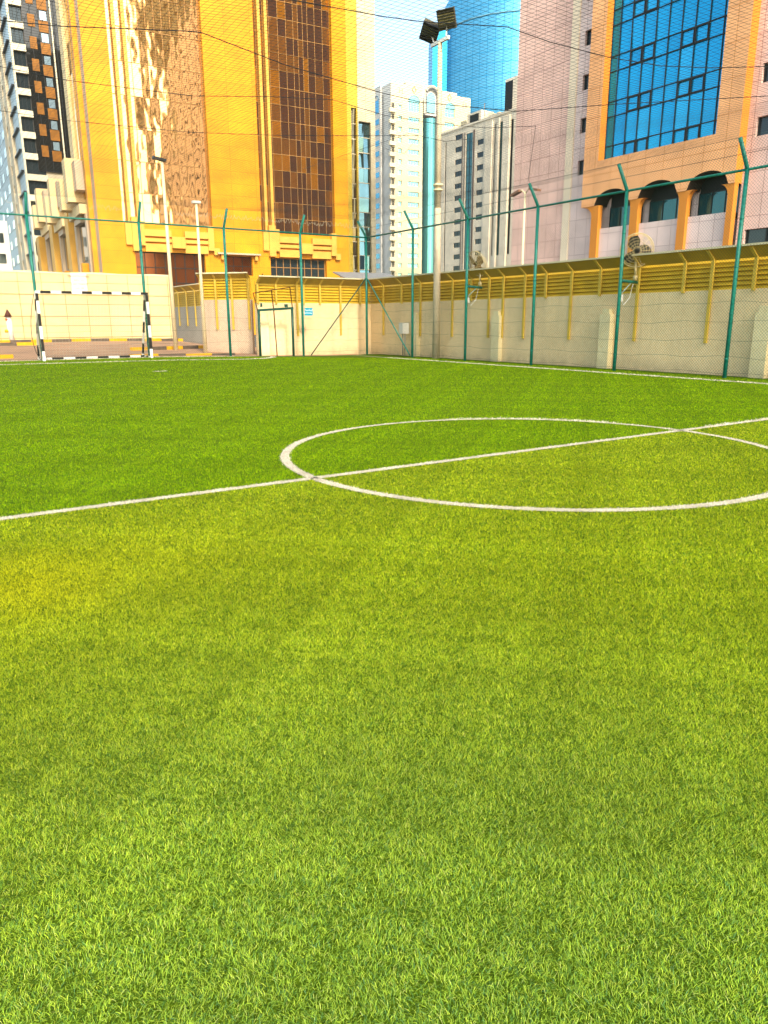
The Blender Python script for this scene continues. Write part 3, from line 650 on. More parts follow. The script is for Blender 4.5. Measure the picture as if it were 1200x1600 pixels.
# ------------------------------------------------------------------ fans on the fence posts
def ring(mb, c, ax, r, rt_=.008, n=28, mi=0):
    P = [c+(ax[0]*math.cos(2*math.pi*i/n)+ax[1]*math.sin(2*math.pi*i/n))*r for i in range(n+1)]; mb.tube(P, rt_, 5, mi, cap=False)
def pitch_fan(y, zarm, label, aim, cpx, rad, swing, bm):
    t = thing('wall_fan', (XF, y, zarm), 0, label, 'fan', 'cooling fans on the fence posts')
    c = atX(cpx[0], cpx[1], XF+.55)-Vector((XF, y, zarm)); f = Vector(aim).normalized(); s_ = f.cross(Vector((0, 0, 1))).normalized(); u_ = s_.cross(f).normalized(); ax = (s_, u_)
    MB().tube([(.03, 0, 0), (.78, 0, -.04)], .045, 8).build('bracket_arm', M['green'], t, True)
    MB().tube([(.03, 0, -.42), (.5, 0, -.06)], .02, 6).build('bracket_strut', plain('strut_grey', (.4, .5, .42), .5), t, True)
    cb = MB(); cb.tube([(.05, 0, -.5), (.25, .02, -.72), (.48, .0, -.5), (.6, 0, -.08)], .012, 5); cb.box(.03, .12, -.05, .05, -.62, -.42); cb.build('cable_box', M['white'], t)
    base = Vector((.68, 0, .02)); yk = MB(); yk.tube([base, base+Vector((0, 0, .14))], .07, 10); yk.tube([base+Vector((0, 0, .12)), base+Vector((-.02, 0, .34)), c-u_*(rad*.4)-f*.14, c-f*.12], .035, 8); yk.build('stand', M['fan'], t, True)
    mt = MB(); mt.tube([c-f*.26, c-f*.02], .11, 14); mt.build('motor', M['fandark'], t, True)
    cg = MB()
    for k in range(5): ring(cg, c+f*(.10-.02*k), ax, rad*(.25+.16*k)-.03*0, .006)
    ring(cg, c, ax, rad, .014)
    ring(cg, c-f*.1, ax, rad*.93, .008); ring(cg, c-f*.14, ax, rad*.55, .007)
    for i in range(16):
        w = 2*math.pi*i/16; r_ = s_*math.cos(w)+u_*math.sin(w); cg.tube([c+f*.12+r_*.08, c+f*.10+r_*rad*.5, c+r_*rad, c-f*.1+r_*rad*.93, c-f*.15+r_*rad*.4], .006, 4, cap=False)
    cg.build('cage', M['fan'], t)
    for i in range(3):
        w0 = swing+2*math.pi*i/3; b = MB(); prev = None
        for j in range(7):
            rr = rad*(.12+.74*j/6); hwid = rad*(.10+.26*math.sin(math.pi*(j+1)/8)); 
            ca = s_*math.cos(w0+.05*j)+u_*math.sin(w0+.05*j); cn = -s_*math.sin(w0+.05*j)+u_*math.cos(w0+.05*j)
            p1, p2 = c+ca*rr+cn*hwid+f*.05, c+ca*rr-cn*hwid-f*.04
            if prev: b.face([prev[0], p1, p2, prev[1]])
            prev = (p1, p2)
        b.build('blade', bm, t)
    return t
pitch_fan(23.476, 2.86, 'cream caged fan turned nearly edge on, on the farther bracket', (-.75, -.02, -.35), (745, 412), .50, .4, plain('fan_blade_tan', (.28, .15, .04), .5))
pitch_fan(16.006, 2.74, 'cream caged fan facing the pitch on the nearer green bracket', (-.62, -.62, -.22), (995, 391), .50, 1.0, M['fandark'])
# utility box
ub = thing('utility_box', (19.55, 28.4, 0), 0, 'small white electrical box on thin legs by the fence corner', 'electrical box')
MB().box(-.18, .18, -.14, .14, 1.0, 1.48).build('cabinet', M['white'], ub)
for y in (-.09, .09): MB().tube([(0, y, 0), (0, y, 1.0)], .022, 6).build('leg', M['grey'], ub, True)

# ------------------------------------------------------------------ building materials
M['pink'] = tile('mauve_panels', (.90, .62, .53), (.46, .29, .25), 1.15, 1.37, .022)
M['lilac'] = tile('lilac_panels', (.86, .69, .64), (.46, .34, .31), 1.15, 1.37, .022)
M['pale'] = plain('pale_stone_band', (.86, .74, .55), .6, 0, .06, .5)
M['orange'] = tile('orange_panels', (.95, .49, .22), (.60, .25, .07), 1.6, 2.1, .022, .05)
M['oranger'] = plain('orange_lit_render', (.64, .24, .03), .6, 0, .05, .4)  # the bay's orange again, toned for its sunlit reveals and piers
M['blueglass'] = glass('blue_tinted_glass', (.004, .33, .62), .05, .5, .006, .3)
M['tealglass'] = glass('teal_window_glass', (.03, .12, .14), .06, .5)
M['darkglass'] = glass('dark_window_glass', (.035, .05, .06), .06, .45)
M['sand'] = tile('yellow_sandstone', (.84, .345, .006), (.60, .21, .003), 3.0, 1.3, .022, .07)
M['sandpale'] = tile('pale_sandstone', (.84, .46, .08), (.64, .33, .04), 8, 3, .02, .05)
M['sandside'] = plain('buff_shaded_sandstone', (.60, .45, .31), .7, 0, .08, .3)  # duller sandstone: the shade of the flank is put into the colour
M['sandcream'] = plain('cream_sandstone', (.78, .58, .30), .7, 0, .08, .3)
M['goldglass'] = glass('gold_tinted_glass', (.98, .60, .25), .03, .95, .05, .55, (1, 1, .5))
M['bronze'] = glass('bronze_glass', (.40, .20, .065), .05, .85, .08, .4, (1, 1, .3))
M['redglass'] = glass('red_brown_glass', (.16, .045, .012), .08, .7, .01, .4)
M['bronzeframe'] = plain('bronze_mullion', (.42, .22, .07), .45, .2, .1)
M['ap'] = plain('cream_tower_render', (.76, .66, .42), .7, 0, .05, .12)
M['apshade'] = plain('pale_shaded_render', (.72, .68, .62), .7, 0, .05, .12)  # tower render with the tone of its shaded sides in the colour
M['aqua'] = glass('aqua_window_glass', (.30, .62, .62), .1, .6)
M['bluewin'] = glass('blue_window_glass', (.06, .30, .48), .1, .6)
M['rtw'] = tile('white_tower_panels', (.93, .81, .62), (.66, .55, .42), 2.0, 2.6, .03, .04)
M['strip'] = tile('cream_narrow_tower', (.78, .68, .46), (.55, .46, .28), 3, 1.6, .03, .04)
M['stripy'] = tile('yellow_narrow_tower', (.82, .58, .06), (.6, .4, .03), 3, 1.6, .03, .04)
M['wavy'] = glass('wavy_blue_glass', (.16, .28, .32), .03, .95, .10, .3, (1, 1, .5))
M['wavyb'] = glass('wavy_bronze_glass', (.22, .17, .10), .03, .9, .08, .3, (1, 1, .5))
M['bal'] = plain('balcony_cream', (.74, .66, .48), .7, 0, .06, 1)
M['paleblue'] = tile('pale_blue_cladding', (.46, .58, .66), (.12, .14, .15), 40, 3.33, .09, .05)
M['beigeclad'] = plain('beige_cladding', (.56, .47, .33), .7, 0, .08, .2)
M['orangerefl'] = plain('orange_reflection', (.30, .12, .015), .4, .2, .2, .8)
M['bluerefl'] = glass('pale_blue_reflection', (.45, .62, .74), .1, .7)

# ------------------------------------------------------------------ pink and orange building on the right
F = Fac((48.29, 45.34), 180); ZT_ = 58
pk = thing('office_building', F.p, F.rot, 'mauve and orange panelled office block with tall blue glazing and arches', 'building')
PY = .8                                             # set-back of the pink plane behind the orange bay
pl = F(806, 200, PY)[0]; b1 = F(892.5, 100, PY)[0]; b2 = F(903.5, 100, PY)[0]
rowz = [(13.05+3.13*i, 14.15+3.13*i) for i in range(14)]
MB().face([(pl, PY, 0), (b1, PY, 0), (b1, PY, ZT_), (pl, PY, ZT_)]).face([(pl, PY, 0), (pl, PY, ZT_), (pl, 26, ZT_), (pl, 26, 0)]).build('mauve_wall', M['pink'], pk)
MB().box(b1, b2, PY-.12, PY+.3, 0, ZT_).build('pale_band', M['pale'], pk)
hl = [(-.95, .40, a, b) for a, b in rowz]; hl = [(max(h[0], b2+.02), h[1], h[2], h[3]) for h in hl]
holed(MB(), b2, .55, 0, ZT_, hl, .28, PY).build('lilac_wall', M['lilac'], pk)
for h in hl: window(pk, h, PY+.28, M['darkglass'], M['frame'], 2)
# orange bay with recessed glazing
gx0, gx1, gz0 = F(941, 150)[0], 11.98, 13.62
OX0, OX1 = .42, 13.75
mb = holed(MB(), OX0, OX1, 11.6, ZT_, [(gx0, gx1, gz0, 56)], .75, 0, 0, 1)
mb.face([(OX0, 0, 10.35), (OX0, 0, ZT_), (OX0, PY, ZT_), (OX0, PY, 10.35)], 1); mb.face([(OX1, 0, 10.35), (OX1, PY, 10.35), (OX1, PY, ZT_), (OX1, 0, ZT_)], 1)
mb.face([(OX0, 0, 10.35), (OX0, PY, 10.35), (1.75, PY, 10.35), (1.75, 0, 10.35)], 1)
# arches
AR = [(1.75, 5.15), (5.95, 9.35), (10.1, 13.3)]; zs_, zr = 10.35, 11.38
prev = OX0
for a, b in AR:
    mb.face([(prev, 0, zs_), (a, 0, zs_), (a, 0, 11.6), (prev, 0, 11.6)]); n = 14
    for i in range(n):
        x0, x1 = a+(b-a)*i/n, a+(b-a)*(i+1)/n; f = lambda x: zs_+(zr-zs_)*max(0, 1-((x-(a+b)/2)/((b-a)/2))**2)**.5
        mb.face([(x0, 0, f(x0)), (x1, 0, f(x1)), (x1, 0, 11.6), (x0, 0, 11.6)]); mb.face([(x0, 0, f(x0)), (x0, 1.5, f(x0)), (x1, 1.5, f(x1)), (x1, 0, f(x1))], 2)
    prev = b
mb.face([(prev, 0, zs_), (OX1, 0, zs_), (OX1, 0, 11.6), (prev, 0, 11.6)])
mb.build('orange_bay', [M['orange'], M['oranger'], plain('soffit_shade', (.035, .022, .015), .8, 0, .1)], pk)  # soffit coloured near black to stand for deep shade under the arches
def column(x0, x1, flare_l, flare_r):               # pier with curved corbel under the spandrel
    mb = MB(); n = 8; Lp, Rp = [], []
    for i in range(n+1):
        w = math.pi/2*i/n; z = 9.55+(zs_-9.55)*math.sin(w); e = 1-math.cos(w); Lp.append((x0-flare_l*e, z)); Rp.append((x1+flare_r*e, z))
    for y0, y1 in ((.05, .5),):
        mb.box(x0, x1, y0, y1, 0, 9.55)
        for i in range(n):
            (a, z0), (b, z1), (c, _), (d, _) = Lp[i], Lp[i+1], Rp[i], Rp[i+1]
            mb.face([(a, y0, z0), (c, y0, z0), (d, y0, z1), (b, y0, z1)]); mb.face([(a, y0, z0), (b, y0, z1), (b, y1, z1), (a, y1, z0)]); mb.face([(c, y0, z0), (c, y1, z0), (d, y1, z1), (d, y0, z1)])
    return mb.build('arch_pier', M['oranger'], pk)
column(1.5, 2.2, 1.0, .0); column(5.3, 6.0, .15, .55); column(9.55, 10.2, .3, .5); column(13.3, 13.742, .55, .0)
MB().face([(.55, PY, 0), (1.6, PY, 0), (1.6, PY, 10.34), (.55, PY, 10.34)]).face([(13.76, PY, 8), (13.3, PY+.6, 8), (13.3, PY+.6, 11.6), (13.76, PY, 11.6)]).build('lilac_return', M['lilac'], pk)
for a, b in ((2.2, 5.3), (6.0, 9.55), (10.2, 13.3)):
    MB().box(a, b, .35, .8, 0, 8.62).build('arch_parapet', M['lilac'], pk)
    window(pk, (a, b, 8.62, 10.25), 1.45, M['tealglass'], M['frame'], 3, label='teal window behind an arch')
    MB().box(a+.02, b-.02, 1.47, 1.55, 8.3, 11.6).build('loggia_back', M['dark'], pk)  # near-black back, painted-in shade above the arch window
# glazing
gxs = [gx0+(gx1-gx0)*i/10 for i in range(11)]; gxs = [gx0, gx0+.75]+[gx0+.75+(gx1-gx0-.75)*i/8.6 for i in range(1, 9)]+[gx1]
gzs = [gz0, gz0+1.05]; z = gz0+1.05
while z < 55: gzs += [z+2.08, z+3.13]; z += 3.13
gzs = [v for v in gzs if v < 56]+[56]
mb = MB(); curtain(mb, 0, 0, 0, 0, 0, 0, .75, .006, 0, gxs, gzs)
mb.mi = [random.choices((0, 1, 2), (7, 3, 1))[0] for _ in mb.f]; gw = mb.build('glazing', [M['blueglass'], glass('blue_glass_deep', (.004, .29, .56), .05, .5, .006, .3), glass('blue_glass_pale', (.02, .38, .66), .07, .55, .006, .3)], pk)
mb = MB(); bars(mb, gxs, gzs, gx0, gx1, gz0, 56, .74, .055, .07); mb.build('mullions', M['frame'], gw)
k_ = 0
for j in range(0, len(gzs)-2, 2):
    for i in (2, 3, 6, 7):
        if i+1 >= len(gxs): continue
        c_ = MB(); x0, x1, z0, z1 = gxs[i], gxs[i+1], gzs[j], gzs[j+1]; e = .10
        for bx in ((x0+.04, x0+e), (x1-e, x1-.04)): c_.box(bx[0], bx[1], .64, .735, z0+.04, z1-.04)
        for bz in ((z0+.04, z0+e), (z1-e, z1-.04)): c_.box(x0+e, x1-e, .645, .734, bz[0], bz[1])
        c_.build('opening_sash', M['frame'], gw)
# right wing and the rest of the long facade
hr = []
for a, b in rowz:
    for i in range(11): hr.append((14.35+4.6*i, 17.2+4.6*i, a+.05, b+.1))
for i in range(11): hr.append((14.35+4.6*i, 17.2+4.6*i, 5.5, 7.4))
holed(MB(), OX1, 66, 0, ZT_, hr, .3, PY).build('lilac_wall', M['pink'], pk)
pn = MB()
for h in hr: pn.face([(h[0], PY+.29, h[2]), (h[1], PY+.29, h[2]), (h[1], PY+.29, h[3]), (h[0], PY+.29, h[3])])
wg = pn.build('far_wing_panes', M['darkglass'], pk)
fr = MB()
for h in hr:
    for x in (h[0]+.05, (h[0]+h[1])/2, h[1]-.05): fr.box(x-.05, x+.05, PY+.2, PY+.285, h[2], h[3])
fr.build('far_wing_frames', M['frame'], wg)
MB().box(pl, 66, 1.6, 26, 0, ZT_, skip='l').build('rear_block', M['lilac'], pk)

# ------------------------------------------------------------------ sandstone building on the left
F = Fac((20.28, 87.08), 93.4); ZS = 62
sb = thing('office_building', F.p, F.rot, 'golden sandstone block with two tall bronze glass bays', 'building')
A0, A1, AZ = 2.62, 12.52, 12.0; B0, B1, BZ = 18.42, 28.12, 11.8; SW = 30.0
holes = [(A0, A1, AZ, 60), (B0, B1, BZ, 60), (3.6, 11.4, 2.6, 9.12), (13.9, 17.1, 6.84, 9.0), (19.4, 26.85, 6.86, 9.02)]
holed(MB(), 0, SW, 0, ZS, holes, .7, 0).build('front_wall', M['sand'], sb)
def glassbay(x0, x1, z0, gm, fins, xs, row, name):
    zs = [z0+row*i for i in range(int((60-z0)/row)+1)]+[60]
    mb = MB(); curtain(mb, 0, 0, 0, 0, 0, 0, .68, .003 if len(gm) == 1 else .010, 0, xs, zs)
    if len(gm) > 1:
        nz_ = len(zs)-1; ct = [0 if i < 5 else 1 for i in range(len(xs))]
        mb.mi = [random.choices((0, 1, 2), ((6, 2, 3), (2, 6, 1))[ct[k_//nz_]])[0] for k_ in range(len(mb.f))]
    g = mb.build(name, gm, sb)
    mb = MB(); bars(mb, xs, zs, x0, x1, z0, 60, .67, .05, .05); mb.build('mullions', M['bronzeframe'], g)
    for f in fins: MB().box(f-.17, f+.17, .05, .66, z0, 60).build('stone_fin', M['sandpale'], sb)
xsA = [A0, 3.1, 3.55, 4.1, 4.55, 5.0, 5.9, 6.7, 7.6, 8.4, 9.3, 10.2, 11.0, 11.9, A1]
glassbay(A0, A1, AZ, [M['goldglass']], [3.32, 4.32], xsA, 3.2, 'gold_glass_bay')
xsB = [B0, 18.9, 19.35, 19.75, 20.5, 21.6, 22.6, 23.5, 24.1, 24.7, 25.3, 26.2, 27.2, B1]
glassbay(B0, B1, BZ, [M['bronze'], glass('smoked_glass', (.20, .115, .075), .05, .85, .08, .4, (1, 1, .3)), glass('amber_glass', (.66, .31, .05), .05, .85, .08, .4, (1, 1, .3))], [19.12, 19.95], xsB, 1.78, 'bronze_glass_bay')
def ledges(x0, x1, name):
    """stepped stone parapet under a glass bay"""
    w = x1-x0; c = x0+w*.58
    def blk(a, b, z0, z1, d): MB().box(a, b, -d, .3, z0, z1).build('parapet_block', M['sandpale'], sb)
    blk(x0+.08, x0+.75, 9.75, 12.0, .35); blk(x0+.75, x0+1.55, 9.1, 12.6, .55); blk(x0+1.55, x0+2.1, 9.72, 12.2, .42)
    for z0, z1, d in ((10.72, 11.42, .5), (10.15, 10.52, .42), (9.1, 9.95, .30)):
        blk(x0+2.1, c-.75, z0, z1, d); blk(c+.75, x1-.75, z0-.02, z1-.02, d)
    blk(c-.75, c+.75, 9.55, 10.75, .62)
    blk(x1-.75, x1-.1, 9.45, 12.1, .55); blk(x1-.1, x1+.55, 9.0, 9.75, .4)
    MB().box(x0+1.9, x1-.4, .1, .25, 9.2, 11.2).build('parapet_back', M['sandside'], sb)
ledges(A0, A1, 'a'); ledges(B0, B1, 'b')
window(sb, (3.6, 11.4, 2.6, 9.12), .6, M['redglass'], M['frame'], 7, 4, .09, label='tall dark red shopfront window')
window(sb, (13.9, 17.1, 6.84, 9.0), .6, M['redglass'], M['frame'], 3, 2, .07)
window(sb, (19.4, 26.85, 6.86, 9.02), .6, M['darkglass'], M['bronzeframe'], 8, 2, .08)
lg = MB(); lg.box(12.75, 17.95, -.7, 0, 9.12, 9.3); lg.build('window_hood', M['sandside'], sb)
for x in (13.2, 17.3): MB().box(x, x+.35, -.5, 0, 8.55, 9.12).build('hood_corbel', M['sandpale'], sb)
text('THE BURGESS CORNER', .42, (8.6, .50, 5.15), (math.pi/2, 0, 0), M['white'], 'shop_lettering', sb)
# left flank: glazed upper part, then a lower podium with stepped corbels
UD, PH = 11.0, 14.2
MB().face([(0, 0, 0), (0, 0, ZS), (0, UD, ZS), (0, UD, 0)][::-1]).build('side_wall', M['sandside'], sb)
MB().box(0, SW, 6, UD, 0, ZS-.1, skip='l').build('rear_block', M['sandside'], sb)
MB().box(.0, SW, UD, 54, 0, PH).build('podium', M['sandside'], sb)
MB().box(-.0, SW, .9, 6, ZS-.3, ZS).build('roof', M['sandside'], sb)
def flank(x, y0, y1, z0, z1, m_, name):
    return MB().box(x, .02, y0, y1, z0, z1).build(name, m_, sb)
flank(-.5, 1.9, 3.0, 0, ZS-1, M['sand'], 'pilaster'); flank(-.45, 8.6, UD, 15, ZS-1, M['sandcream'], 'pilaster'); flank(-.2, 5.6, 6.1, 15, ZS-1, M['sandpale'], 'pilaster')
mb = MB(); zs = [15+3.2*i for i in range(15)]; ys = [8.6, 7.8, 6.9, 6.1, 5.6, 4.7, 3.8, 3.0]
for i in range(len(ys)-1):
    for j in range(len(zs)-1):
        a = random.gauss(0, .012); mb.face([(-.12-a, ys[i], zs[j]), (-.12+a, ys[i+1], zs[j]), (-.12+a, ys[i+1], zs[j+1]), (-.12-a, ys[i], zs[j+1])])
mb.build('side_glass', M['goldglass'], sb)
for y0, y1, p in ((15.5, 18.5, .9), (30, 33.5, 1.1), (47, 51, 1.2)): flank(-p, y0, y1, 0, PH+.6, M['sandpale'], 'pilaster')
for k2, (y0, y1, zc) in enumerate(((4.0, 14.5, 16.2), (19, 29.5, 16.4), (34, 46, 17.4))):
    wd = y1-y0
    for q, (f0, f1, za, zb, pr) in enumerate(((0, .2, zc-.6, zc+2.4, 1.2), (.2, .4, zc-1.6, zc+2.9, 1.9), (.4, .58, zc-.9, zc+1.7, 1.4), (.58, .8, zc-2.0, zc+1.2, 2.1), (.8, 1, zc-1.0, zc+.4, 1.4), (.08, .92, zc-2.9, zc-1.9, 1.0), (.3, .75, zc-3.6, zc-2.9, .7))):
        flank(-pr, y0+wd*f0+.02, y0+wd*f1-.02, za, zb, M['sandcream'] if q % 2 else M['sandside'], 'corbel')
    MB().box(-.05, 3, y0, y1, PH, zc+1.2).build('corbel_backing', M['sandside'], sb)
    MB().box(-.12, .03, y0+1.8, y1-2.2, 8.6, zc-3.0).build('side_window', M['darkglass'], sb)
    MB().box(-.5, .03, y0+.2, y0+1.3, 0, zc-3.0).build('side_rib', M['sandside'], sb)
    MB().box(-.4, .03, y1-1.6, y1-.2, 0, zc-3.2).build('side_rib', M['sandside'], sb)
    MB().box(-.9, .03, y0+3.5, y0+4.6, 0, 8.2).build('side_rib', M['sand'], sb)

# ------------------------------------------------------------------ dark tower at the far left
F = Fac((23.34, 148.7), 92); K = 1.2476
dt = thing('apartment_tower', F.p, F.rot, 'dark glass tower with pale balcony slabs and painted orange reflections at the left edge', 'building')
ZD = 80; fl = 3.33
f0 = F(54, 368)[1]; floors = [f0+fl*i for i in range(-4, 21)]; floors = [z for z in floors if 0 < z < ZD-3]
sx0 = .15
MB().box(0, 12, .5, 30, 0, ZD).build('core_wall', M['beigeclad'], dt)
wide = lambda z: 3.4 if z < 27 else 2.2
for z in floors:
    w = wide(z)
    MB().box(sx0, w+.1, -.25, .5, z-1.0, z).build('balcony_slab', M['bal'], dt)
    window(dt, (sx0+.1, w, z, z+fl-1.0), .35, M['darkglass'], M['frame'], 3, 1, .07)
MB().box(sx0-.15, sx0+.12, -.3, .5, 0, ZD).build('corner_fin', M['bal'], dt)
MB().box(3.4, 4.6, -.2, .49, 0, 26.5).build('lower_wall', M['beigeclad'], dt)
mb = MB(); xs = [2.25+.62*i for i in range(16)]; zs = [27+fl/2*i for i in range(31)]
curtain(mb, 0, 0, 0, 0, 0, 0, .2, .004, 0, xs, zs); g = mb.build('glass_wall', glass('black_glass', (.06, .06, .06), .05, .8), dt)
mb = MB(); bars(mb, xs[::2], zs[::2], 2.25, xs[-1], 27, zs[-1], .19, .08, .08); mb.build('mullions', M['frame'], g)
MB().box(6.55, 6.75, -.2, .2, 27, ZD).build('pale_mullion', M['bal'], dt)
for i, z in enumerate(floors):  # coloured panels paint orange and blue reflections onto the dark glass
    if z < 27.5: continue
    MB().box(3.05, 4.15, .06, .16, z-.3, z+1.5).build('orange_reflection', M['orangerefl'], dt)
    MB().box(4.7, 6.2, .06, .16, z-.9, z+.8).build('orange_reflection', M['orangerefl'], dt)
    MB().box(5.0, 6.0, .06, .16, z+.9, z+2.2).build('blue_reflection', M['bluerefl'], dt)
# left flank of that tower
def dflank(y0, y1, m_, name, z0=0, z1=ZD, p=.02): return MB().box(-p, 0, y0, y1, z0, z1).build(name, m_, dt)
dflank(.5, 8.5, M['paleblue'], 'blue_cladding'); dflank(8.5, 12, M['beigeclad'], 'beige_column', p=.6); dflank(14.5, 19, M['beigeclad'], 'beige_column', p=.6); dflank(12, 14.5, M['dark'], 'dark_slot')
dflank(19, 60, M['paleblue'], 'blue_cladding'); MB().box(0, 12, 30, 60, 0, ZD).build('rear_block', M['beigeclad'], dt)
for z in floors:
    MB().box(-.55, 0, 12.2, 14.3, z, z+1.6).build('slot_panel', M['bal'], dt)
    for y in (24, 33, 42): MB().box(-.08, 0, y, y+3.5, z+.3, z+1.9).build('side_window', M['darkglass'], dt)
    MB().box(-.45, -.02, 1.0, 8.3, z+.55, z+.75).build('sunshade', M['frame'], dt)
# pale low block beside it
q = atD(10, 432, 118); F = Fac((q.x-9, q.y), 92)
pb = thing('apartment_block', F.p, F.rot, 'pale low apartment block with small dark windows at the left frame edge', 'building')
hl = [(x, x+1.1, z, z+1.5) for x in (1, 3.4, 5.8, 8.2) for z in (7.5, 10.6, 13.7)]
holed(MB(), 0, 10, 0, 17, hl, .3).face([(10, 0, 0), (10, 12, 0), (10, 12, 17), (10, 0, 17)]).face([(0, 0, 17), (10, 0, 17), (10, 12, 17), (0, 12, 17)]).build('wall', M['apshade'], pb)
for h in hl: window(pb, h, .3, M['darkglass'], M['frame'], 2)

# ------------------------------------------------------------------ narrow cream tower right of the sandstone block
F = Fac((58.52, 99.52), 94)
nb = thing('office_tower', F.p, F.rot, 'narrow yellow and cream tower with rippled glass beside the sandstone block', 'building')
z1 = F(550, 168)[1]; z2 = F(565, 190)[1]
xa, xb, xc = .2, F(557.5, 100)[0], F(585.5, 100)[0]
h1 = (.75, xb-.15, 3, z1); h2 = (xb+.12, xb+2.1, 3, z2)
holed(MB(), -3, xb, 0, 64, [h1], .4, 0).build('yellow_wall', M['stripy'], nb)
holed(MB(), xb, xc, 0, 64, [h2], .4, -.05).build('cream_wall', M['strip'], nb)
MB().box(-3, xc-.01, .6, 15, 0, 63.9).face([(xc, -.05, 0), (xc, 15, 0), (xc, 15, 64), (xc, -.05, 64)]).build('rear_block', M['strip'], nb)
for h, gm in ((h1, M['wavyb']), (h2, M['wavy'])):
    n = int((h[3]-h[2])/1.9); mb = MB(); curtain(mb, h[0], h[1], h[2], h[3], 2, n, .38, .02); g = mb.build('rippled_glass', gm, nb)
    mb = MB(); bars(mb, [], [h[2]+(h[3]-h[2])*i/n for i in range(n+1)], h[0], h[1], h[2], h[3], .36, .1, .06); mb.build('glazing_bars', M['bal'], g)

# ------------------------------------------------------------------ arched apartment tower in the distance
q = atD(611, 300, 230); F = Fac((q.x, q.y), 94)
ap = thing('apartment_tower', F.p, F.rot, 'distant cream apartment tower with arched tops and curved aqua glass bay', 'building')
FL = 3.06; TOP = 71.3; r0_ = 61.2
fz = [r0_-FL*i for i in range(19)]
hw_ = [(2.6, 3.9, z-.2, z+1.2) for z in fz]+[(2.6, 3.9, 64.3, 65.4)]
ha = [(6.15, 10.2, z-.1, z+1.25) for z in fz]+[(6.15, 10.2, 64.0, 66.9)]
holed(MB(), 0, 11.4, 0, TOP, hw_+ha, .35).build('left_wing_wall', M['ap'], ap)
mb = MB(); holed(mb, 17.0, 29.3, 0, 70.4, [(19.6, 23.3, 64.0, 66.6)]+[(19.6, 23.3, z-.1, z+1.25) for z in fz[:8]], .35); mb.build('right_wing_wall', M['ap'], ap)
MB().box(5.2, 11.4, 0, 4, TOP, TOP+.7).box(17.0, 24, 0, 4, 70.4, 71.2).build('parapet', M['ap'], ap)
for h in hw_+ha: window(ap, h, .35, M['aqua'], M['bal'], 2 if h[1]-h[0] < 2 else 4, 1, .08)
for z in fz[:8]: window(ap, (19.6, 23.3, z-.1, z+1.25), .35, M['aqua'], M['bal'], 4, 1, .08)
window(ap, (19.6, 23.3, 64.0, 66.6), .35, M['aqua'], M['bal'], 3, 2, .08)
for x0, x1, zz in ((6.15, 10.2, 66.85), (19.6, 23.3, 66.55)):        # half round heads
    mb = MB(); c = (x0+x1)/2; r = (x1-x0)/2; n = 14
    mb.face([(c+r*math.cos(math.pi*i/n), -.03, zz+r*.85*math.sin(math.pi*i/n)) for i in range(n+1)]); mb.build('arch_window', M['aqua'], ap)
    mb = MB(); mb.tube([(c+(r+.15)*math.cos(math.pi*i/n), -.08, zz+(r*.85+.15)*math.sin(math.pi*i/n)) for i in range(n+1)], .16, 5); mb.build('arch_trim', M['bal'], ap)
for cx, cz in ((8.2, 70.1), (21.2, 69.6)):
    MB().tube([(cx-.7, -.05, cz), (cx, -.05, cz+1.0), (cx+.7, -.05, cz), (cx, -.05, cz-1.0), (cx-.7, -.05, cz)], .13, 5, cap=False).build('diamond_trim', plain('trim_brown', (.3, .22, .12), .7), ap)
for cx, cz in ((3.0, 69.3), (4.0, 69.3), (26.5, 68.2), (27.6, 68.2)): MB().box(cx-.22, cx+.22, -.04, .02, cz-.7, cz+.7).build('slot_niche', M['sandside'], ap)
for z in fz+[64.3]:
    MB().box(-.9, 1.3, -.9, .0, z-1.35, z-.25).build('balcony', M['bal'], ap)
    window(ap, (-.0+.1, 1.25, z-.2, z+1.5), -.02, M['dark'], M['bal'], 2, 1, .1, label='dark balcony opening')
# curved glass bay in the recess
MB().face([(11.4, 0, 0), (11.4, 3, 0), (11.4, 3, TOP), (11.4, 0, TOP)]).face([(17, 0, 0), (17, 0, 70.4), (17, 3, 70.4), (17, 3, 0)]).face([(11.4, 3, 0), (17, 3, 0), (17, 3, 64), (11.4, 3, 64)]).build('recess_wall', M['apshade'], ap)
cxm = 14.9; mb = MB(); n = 10; zs = [1.5*i for i in range(43)]
for i in range(n):
    a, b = math.pi*(1+i/n), math.pi*(1+(i+1)/n)
    for j in range(len(zs)-1):
        P2 = [(cxm+2.1*math.cos(t), 2.2+2.6*math.sin(t)) for t in (a, b)]; mb.face([(P2[0][0], P2[0][1], zs[j]), (P2[1][0], P2[1][1], zs[j]), (P2[1][0], P2[1][1], zs[j+1]), (P2[0][0], P2[0][1], zs[j+1])])
mb.build('curved_glass', glass('aqua_curved_glass', (.15, .44, .44), .12, .7), ap)
for x in (11.55, 12.3):
    pass
mb = MB()
for z in fz: mb.box(11.45, 12.75, 1.6, 1.75, z-.7, z+1.2)
mb.build('dark_side_panes', M['darkglass'], ap)
n = 18
for rr, m_ in ((2.75, M['bal']), (2.25, M['grey'])):
    mb = MB(); mb.tube([(14.6+rr, -.2, 64)]+[(14.6+rr*math.cos(math.pi*i/n), -.2, 69.2+rr*math.sin(math.pi*i/n)) for i in range(n+1)]+[(14.6-rr, -.2, 64)], .28, 6, cap=False); mb.build('crown_arch', m_, ap)
mb = MB(); mb.face([(14.6+1.5, .3, 64.6)]+[(14.6+1.5*math.cos(math.pi*i/n), .3, 68.8+1.5*math.sin(math.pi*i/n)) for i in range(n+1)]+[(14.6-1.5, .3, 64.6)]); mb.build('crown_glass', M['aqua'], ap)
